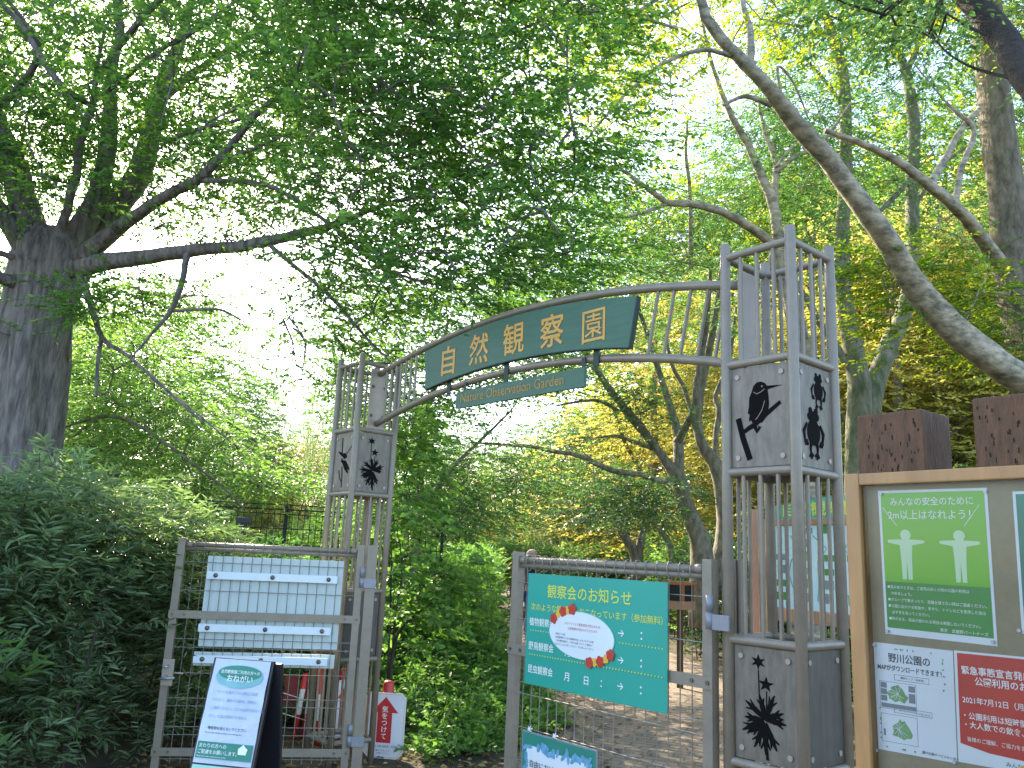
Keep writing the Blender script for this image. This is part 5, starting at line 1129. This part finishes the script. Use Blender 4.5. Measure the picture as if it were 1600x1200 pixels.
# ------------------------------------------------------------------ undergrowth
def bush(name, label, cat, pts, n, H, leafm, leaf=.08, ratio=.35, nl=9, length=.3, rot=0, group=None, tb=.45, ts=.2, upf=.5, rich=False, shell=.55, stemm=None, angle=55, drp=.25):
    """a plant filling the footprint given by pts; H(x,y) is its height"""
    n = int(n*1.5)
    c0 = np.mean(np.array(pts), 0); o = np.array([c0[0], c0[1], 0.]); r_ = empty(name, o, 0, label, cat, group)
    xs = [p[0] for p in pts]; ys = [p[1] for p in pts]; C = []
    while len(C) < n:
        x = random.uniform(min(xs), max(xs)); y = random.uniform(min(ys), max(ys))
        if inpoly(x, y, pts):
            h = H(x, y); C.append((x, y, h*(1-(1-shell)*random.random()) if random.random() < .6 else h*random.uniform(.04, 1)))
    C = np.array(C); D = rng.normal(0, 1, (n, 3)); D[:, 2] = np.abs(D[:, 2])*.4+upf; D[:, 1] -= .35
    lv_ = Leaves(); lv_.sprays(C, D, length, nl, leaf, ratio, drp, angle, .45, tb, ts); m = MB()
    for i in range(min(60, max(6, n//60))):
        x, y, z = C[i]; m.tube([(x-o[0]+random.uniform(-.12, .12), y-o[1]+random.uniform(-.1, .1), 0), (x-o[0], y-o[1], z*.6), (x-o[0]+random.uniform(-.1, .1), y-o[1], z)], [.009, .007, .003], 5, False)
    m.build('stems', stemm or M['twig'], r_); lv_.build('foliage', leafm, r_, o, .0022, rich, M['stem'] if stemm else None); return r_
def hh(x, y): return 1.76+.14*math.sin(2.3*x+1)+.12*math.sin(3.1*y)+.06*math.sin(7*x+5*y)+(.14 if x < -3.4 else 0)-(.45 if x > -2.3 else 0)-(.3 if x > -2.9 and y > 6 else 0)-max(0, 5.2-y)*.1
bush('lance_leaf_shrub', 'large dark shrub of drooping lance-shaped leaves left of the open gate leaf', 'shrub', [(-5.6, 4.4), (-3.3, 4.3), (-2.6, 4.7), (-2.45, 5.7), (-2.2, 6.0), (-2.0, 7.4), (-2.6, 8.0), (-7.2, 8.0)], 10500, hh, L['hedge'], .105, .17, 12, .30, rich=True, shell=.6, upf=.35, drp=.45, tb=.45)
bush('young_shrub_shoot', 'brighter green leafy shoot standing out low on the dark shrub', 'plant', [(-2.95, 3.95), (-2.45, 3.95), (-2.40, 4.4), (-2.85, 4.4)], 34, lambda x, y: .85+.25*math.sin(9*x), L['weed'], .13, .26, 9, .30, rich=True, shell=.7, upf=.5, drp=.3, tb=.25, stemm=M['stem'])
bush('fence_bush', 'green bush growing behind the mesh fence', 'shrub', [(-5.5, 11.2), (-1.2, 11.2), (-1.0, 13.5), (-6, 13.5)], 1500, lambda x, y: 1.75+.3*math.sin(2.1*x), L['weed'], .10, .4, 9, .35, shell=.6, tb=.6)
bush('fence_weeds', 'tangle of weeds at the foot of the mesh fence', 'plant', [(-4.4, 8.4), (-1.6, 7.6), (-1.2, 9.4), (-4.4, 9.9)], 1300, lambda x, y: 1.15+.3*math.sin(3*x+y), L['mid'], .08, .45, 9, .3, shell=.5, tb=.4)
def hb(x, y): return float(np.interp(y, [6.3, 7.0, 8.2, 9.5, 11, 13.5], [.08, .14, .42, .9, 1.3, 1.45]))*(1+.16*math.sin(3*x+.6*y)+.1*math.sin(7*x))*min(1, max(.13, (.30-x)/.5))
bush('weedy_bed', 'bright green leafy weeds rising behind the gap in the gate', 'plant', [(-1.6, 9.0), (.1, 8.9), (.0, 11), (-.2, 13.6), (-2.2, 13.6)], 2300, hb, L['weed'], .085, .5, 9, .28, shell=.5, tb=.45, upf=.7, ts=.22)
gc_ = Leaves(); n_ = 3000; C = []
while len(C) < n_:
    x = random.uniform(-1.9, .75); y = random.uniform(6.05, 9.6)
    if inpoly(x, y, [(-1.9, 7.3), (-.62, 7.1), (-.5, 6.3), (.0, 6.75), (.58, 7.9), (.45, 9.6), (-1.9, 9.6)]): C.append((x, y, hb(x, y)*random.uniform(.25, 1.0)))
C = np.array(C); D = rng.normal(0, 1, (n_, 3)); D[:, 2] = np.abs(D[:, 2])*.3+.35; D[:, 1] -= .4
gc_.sprays(C, D, .20, 8, .075, .5, .3, 60, .4, .35, .2); gc_.build('ground_cover', L['weed'], None, (0, 0, 0), .002, False, M['stem'], 'stuff')
gr_ = Leaves(); n_ = 1500; C = []
while len(C) < n_:
    x = random.uniform(-1.5, -.3); y = random.uniform(11.8, 15.5); C.append((x, y, 0.7+.5*random.random()))
C = np.array(C); D = rng.normal(0, .35, (n_, 3)); D[:, 2] = 1; gr_.sprays(C, D, .5, 8, .36, .045, .35, 25, .3, .6, .2, stems=False); gr_.build('tall_grass', L['grass'], None, (0, 0, 0), .003, False, None, 'stuff')
m_h = lambda x, y: 1.75+.03*math.sin(9*x)
bush('clipped_hedge', 'long low clipped hedge across the path beyond the person', 'hedge', [(-.4, 21.5), (3.4, 20.3), (3.6, 21.4), (-.3, 22.6)], 1500, m_h, L['mid'], .09, .5, 8, .22, shell=.4, tb=.6, upf=.3)
for pts, n_, h_, lm_, tb_, lab in (
  ([(3.0, 13.0), (5.4, 12.4), (5.8, 15), (3.0, 15.5)], 1300, 1.65, 'dark', .5, 'dark leafy bush beside the path, seen right of the teal poster'),
  ([(3.6, 9.4), (6.2, 9.0), (6.4, 11.2), (3.8, 11.4)], 1200, 1.5, 'mid', .4, 'green bush behind the map board'),
  ([(3.0, 17), (6.5, 17), (7, 20), (3.2, 20)], 1100, 1.9, 'weed', .5, 'bright bush at the bend of the path'),
  ([(.9, 24), (4, 24), (4, 27), (.8, 27)], 900, 2.6, 'pale', .5, 'pale bush behind the clipped hedge'),
  ([(3.0, 5.0), (4.8, 5.0), (5.0, 7.4), (3.4, 7.8)], 700, .55, 'dark', .4, 'low dark ground shrub between tower and map board'),
  ([(6.2, 10.5), (10, 10.5), (10.5, 13), (6.2, 13)], 1100, 2.3, 'mid', .4, 'tall green bush behind the timber posts')):
    bush('bush', lab, 'shrub', pts, n_, (lambda hq: (lambda x, y: hq*(1+.14*math.sin(2.2*x+1.3*y)+.08*math.sin(6*x))))(h_), L[lm_], .10, .45, 9, .30, shell=.5, tb=tb_)
# bare twiggy sapling right of the farther tower
sp0 = at(607, 1050, 7.6); sp0[2] = 0
sa = Tree('sapling', 'thin dark stemmed sapling just right of the farther tower', 'tree', sp0, M['twig'])
for h in [[(604, 1150, 7.6, 7), (612, 1040, 7.6, 6), (622, 990, 7.6, 5), (650, 960, 7.6, 4), (700, 925, 7.6, 2)], [(612, 1040, 7.6, 4), (618, 960, 7.6, 3), (628, 900, 7.6, 3), (625, 850, 7.6, 2)], [(606, 1060, 7.6, 4), (610, 940, 7.6, 3), (612, 860, 7.6, 2)]]: sa.limb(h, 6)
sa.canopy([(600, 800), (680, 800), (730, 900), (690, 990), (600, 1010)], 24, (7.3, 8.1), .2, 5, .26, 8, .085, .55, [], .9, .5, .5, tw=.004)
sa.canopy([(600, 640), (660, 640), (660, 800), (600, 800)], 12, (7.6, 8.6), .22, 6, .28, 8, .09, .6, [], .9, .6, .5, tw=.004)
sa.done(L['weed'])
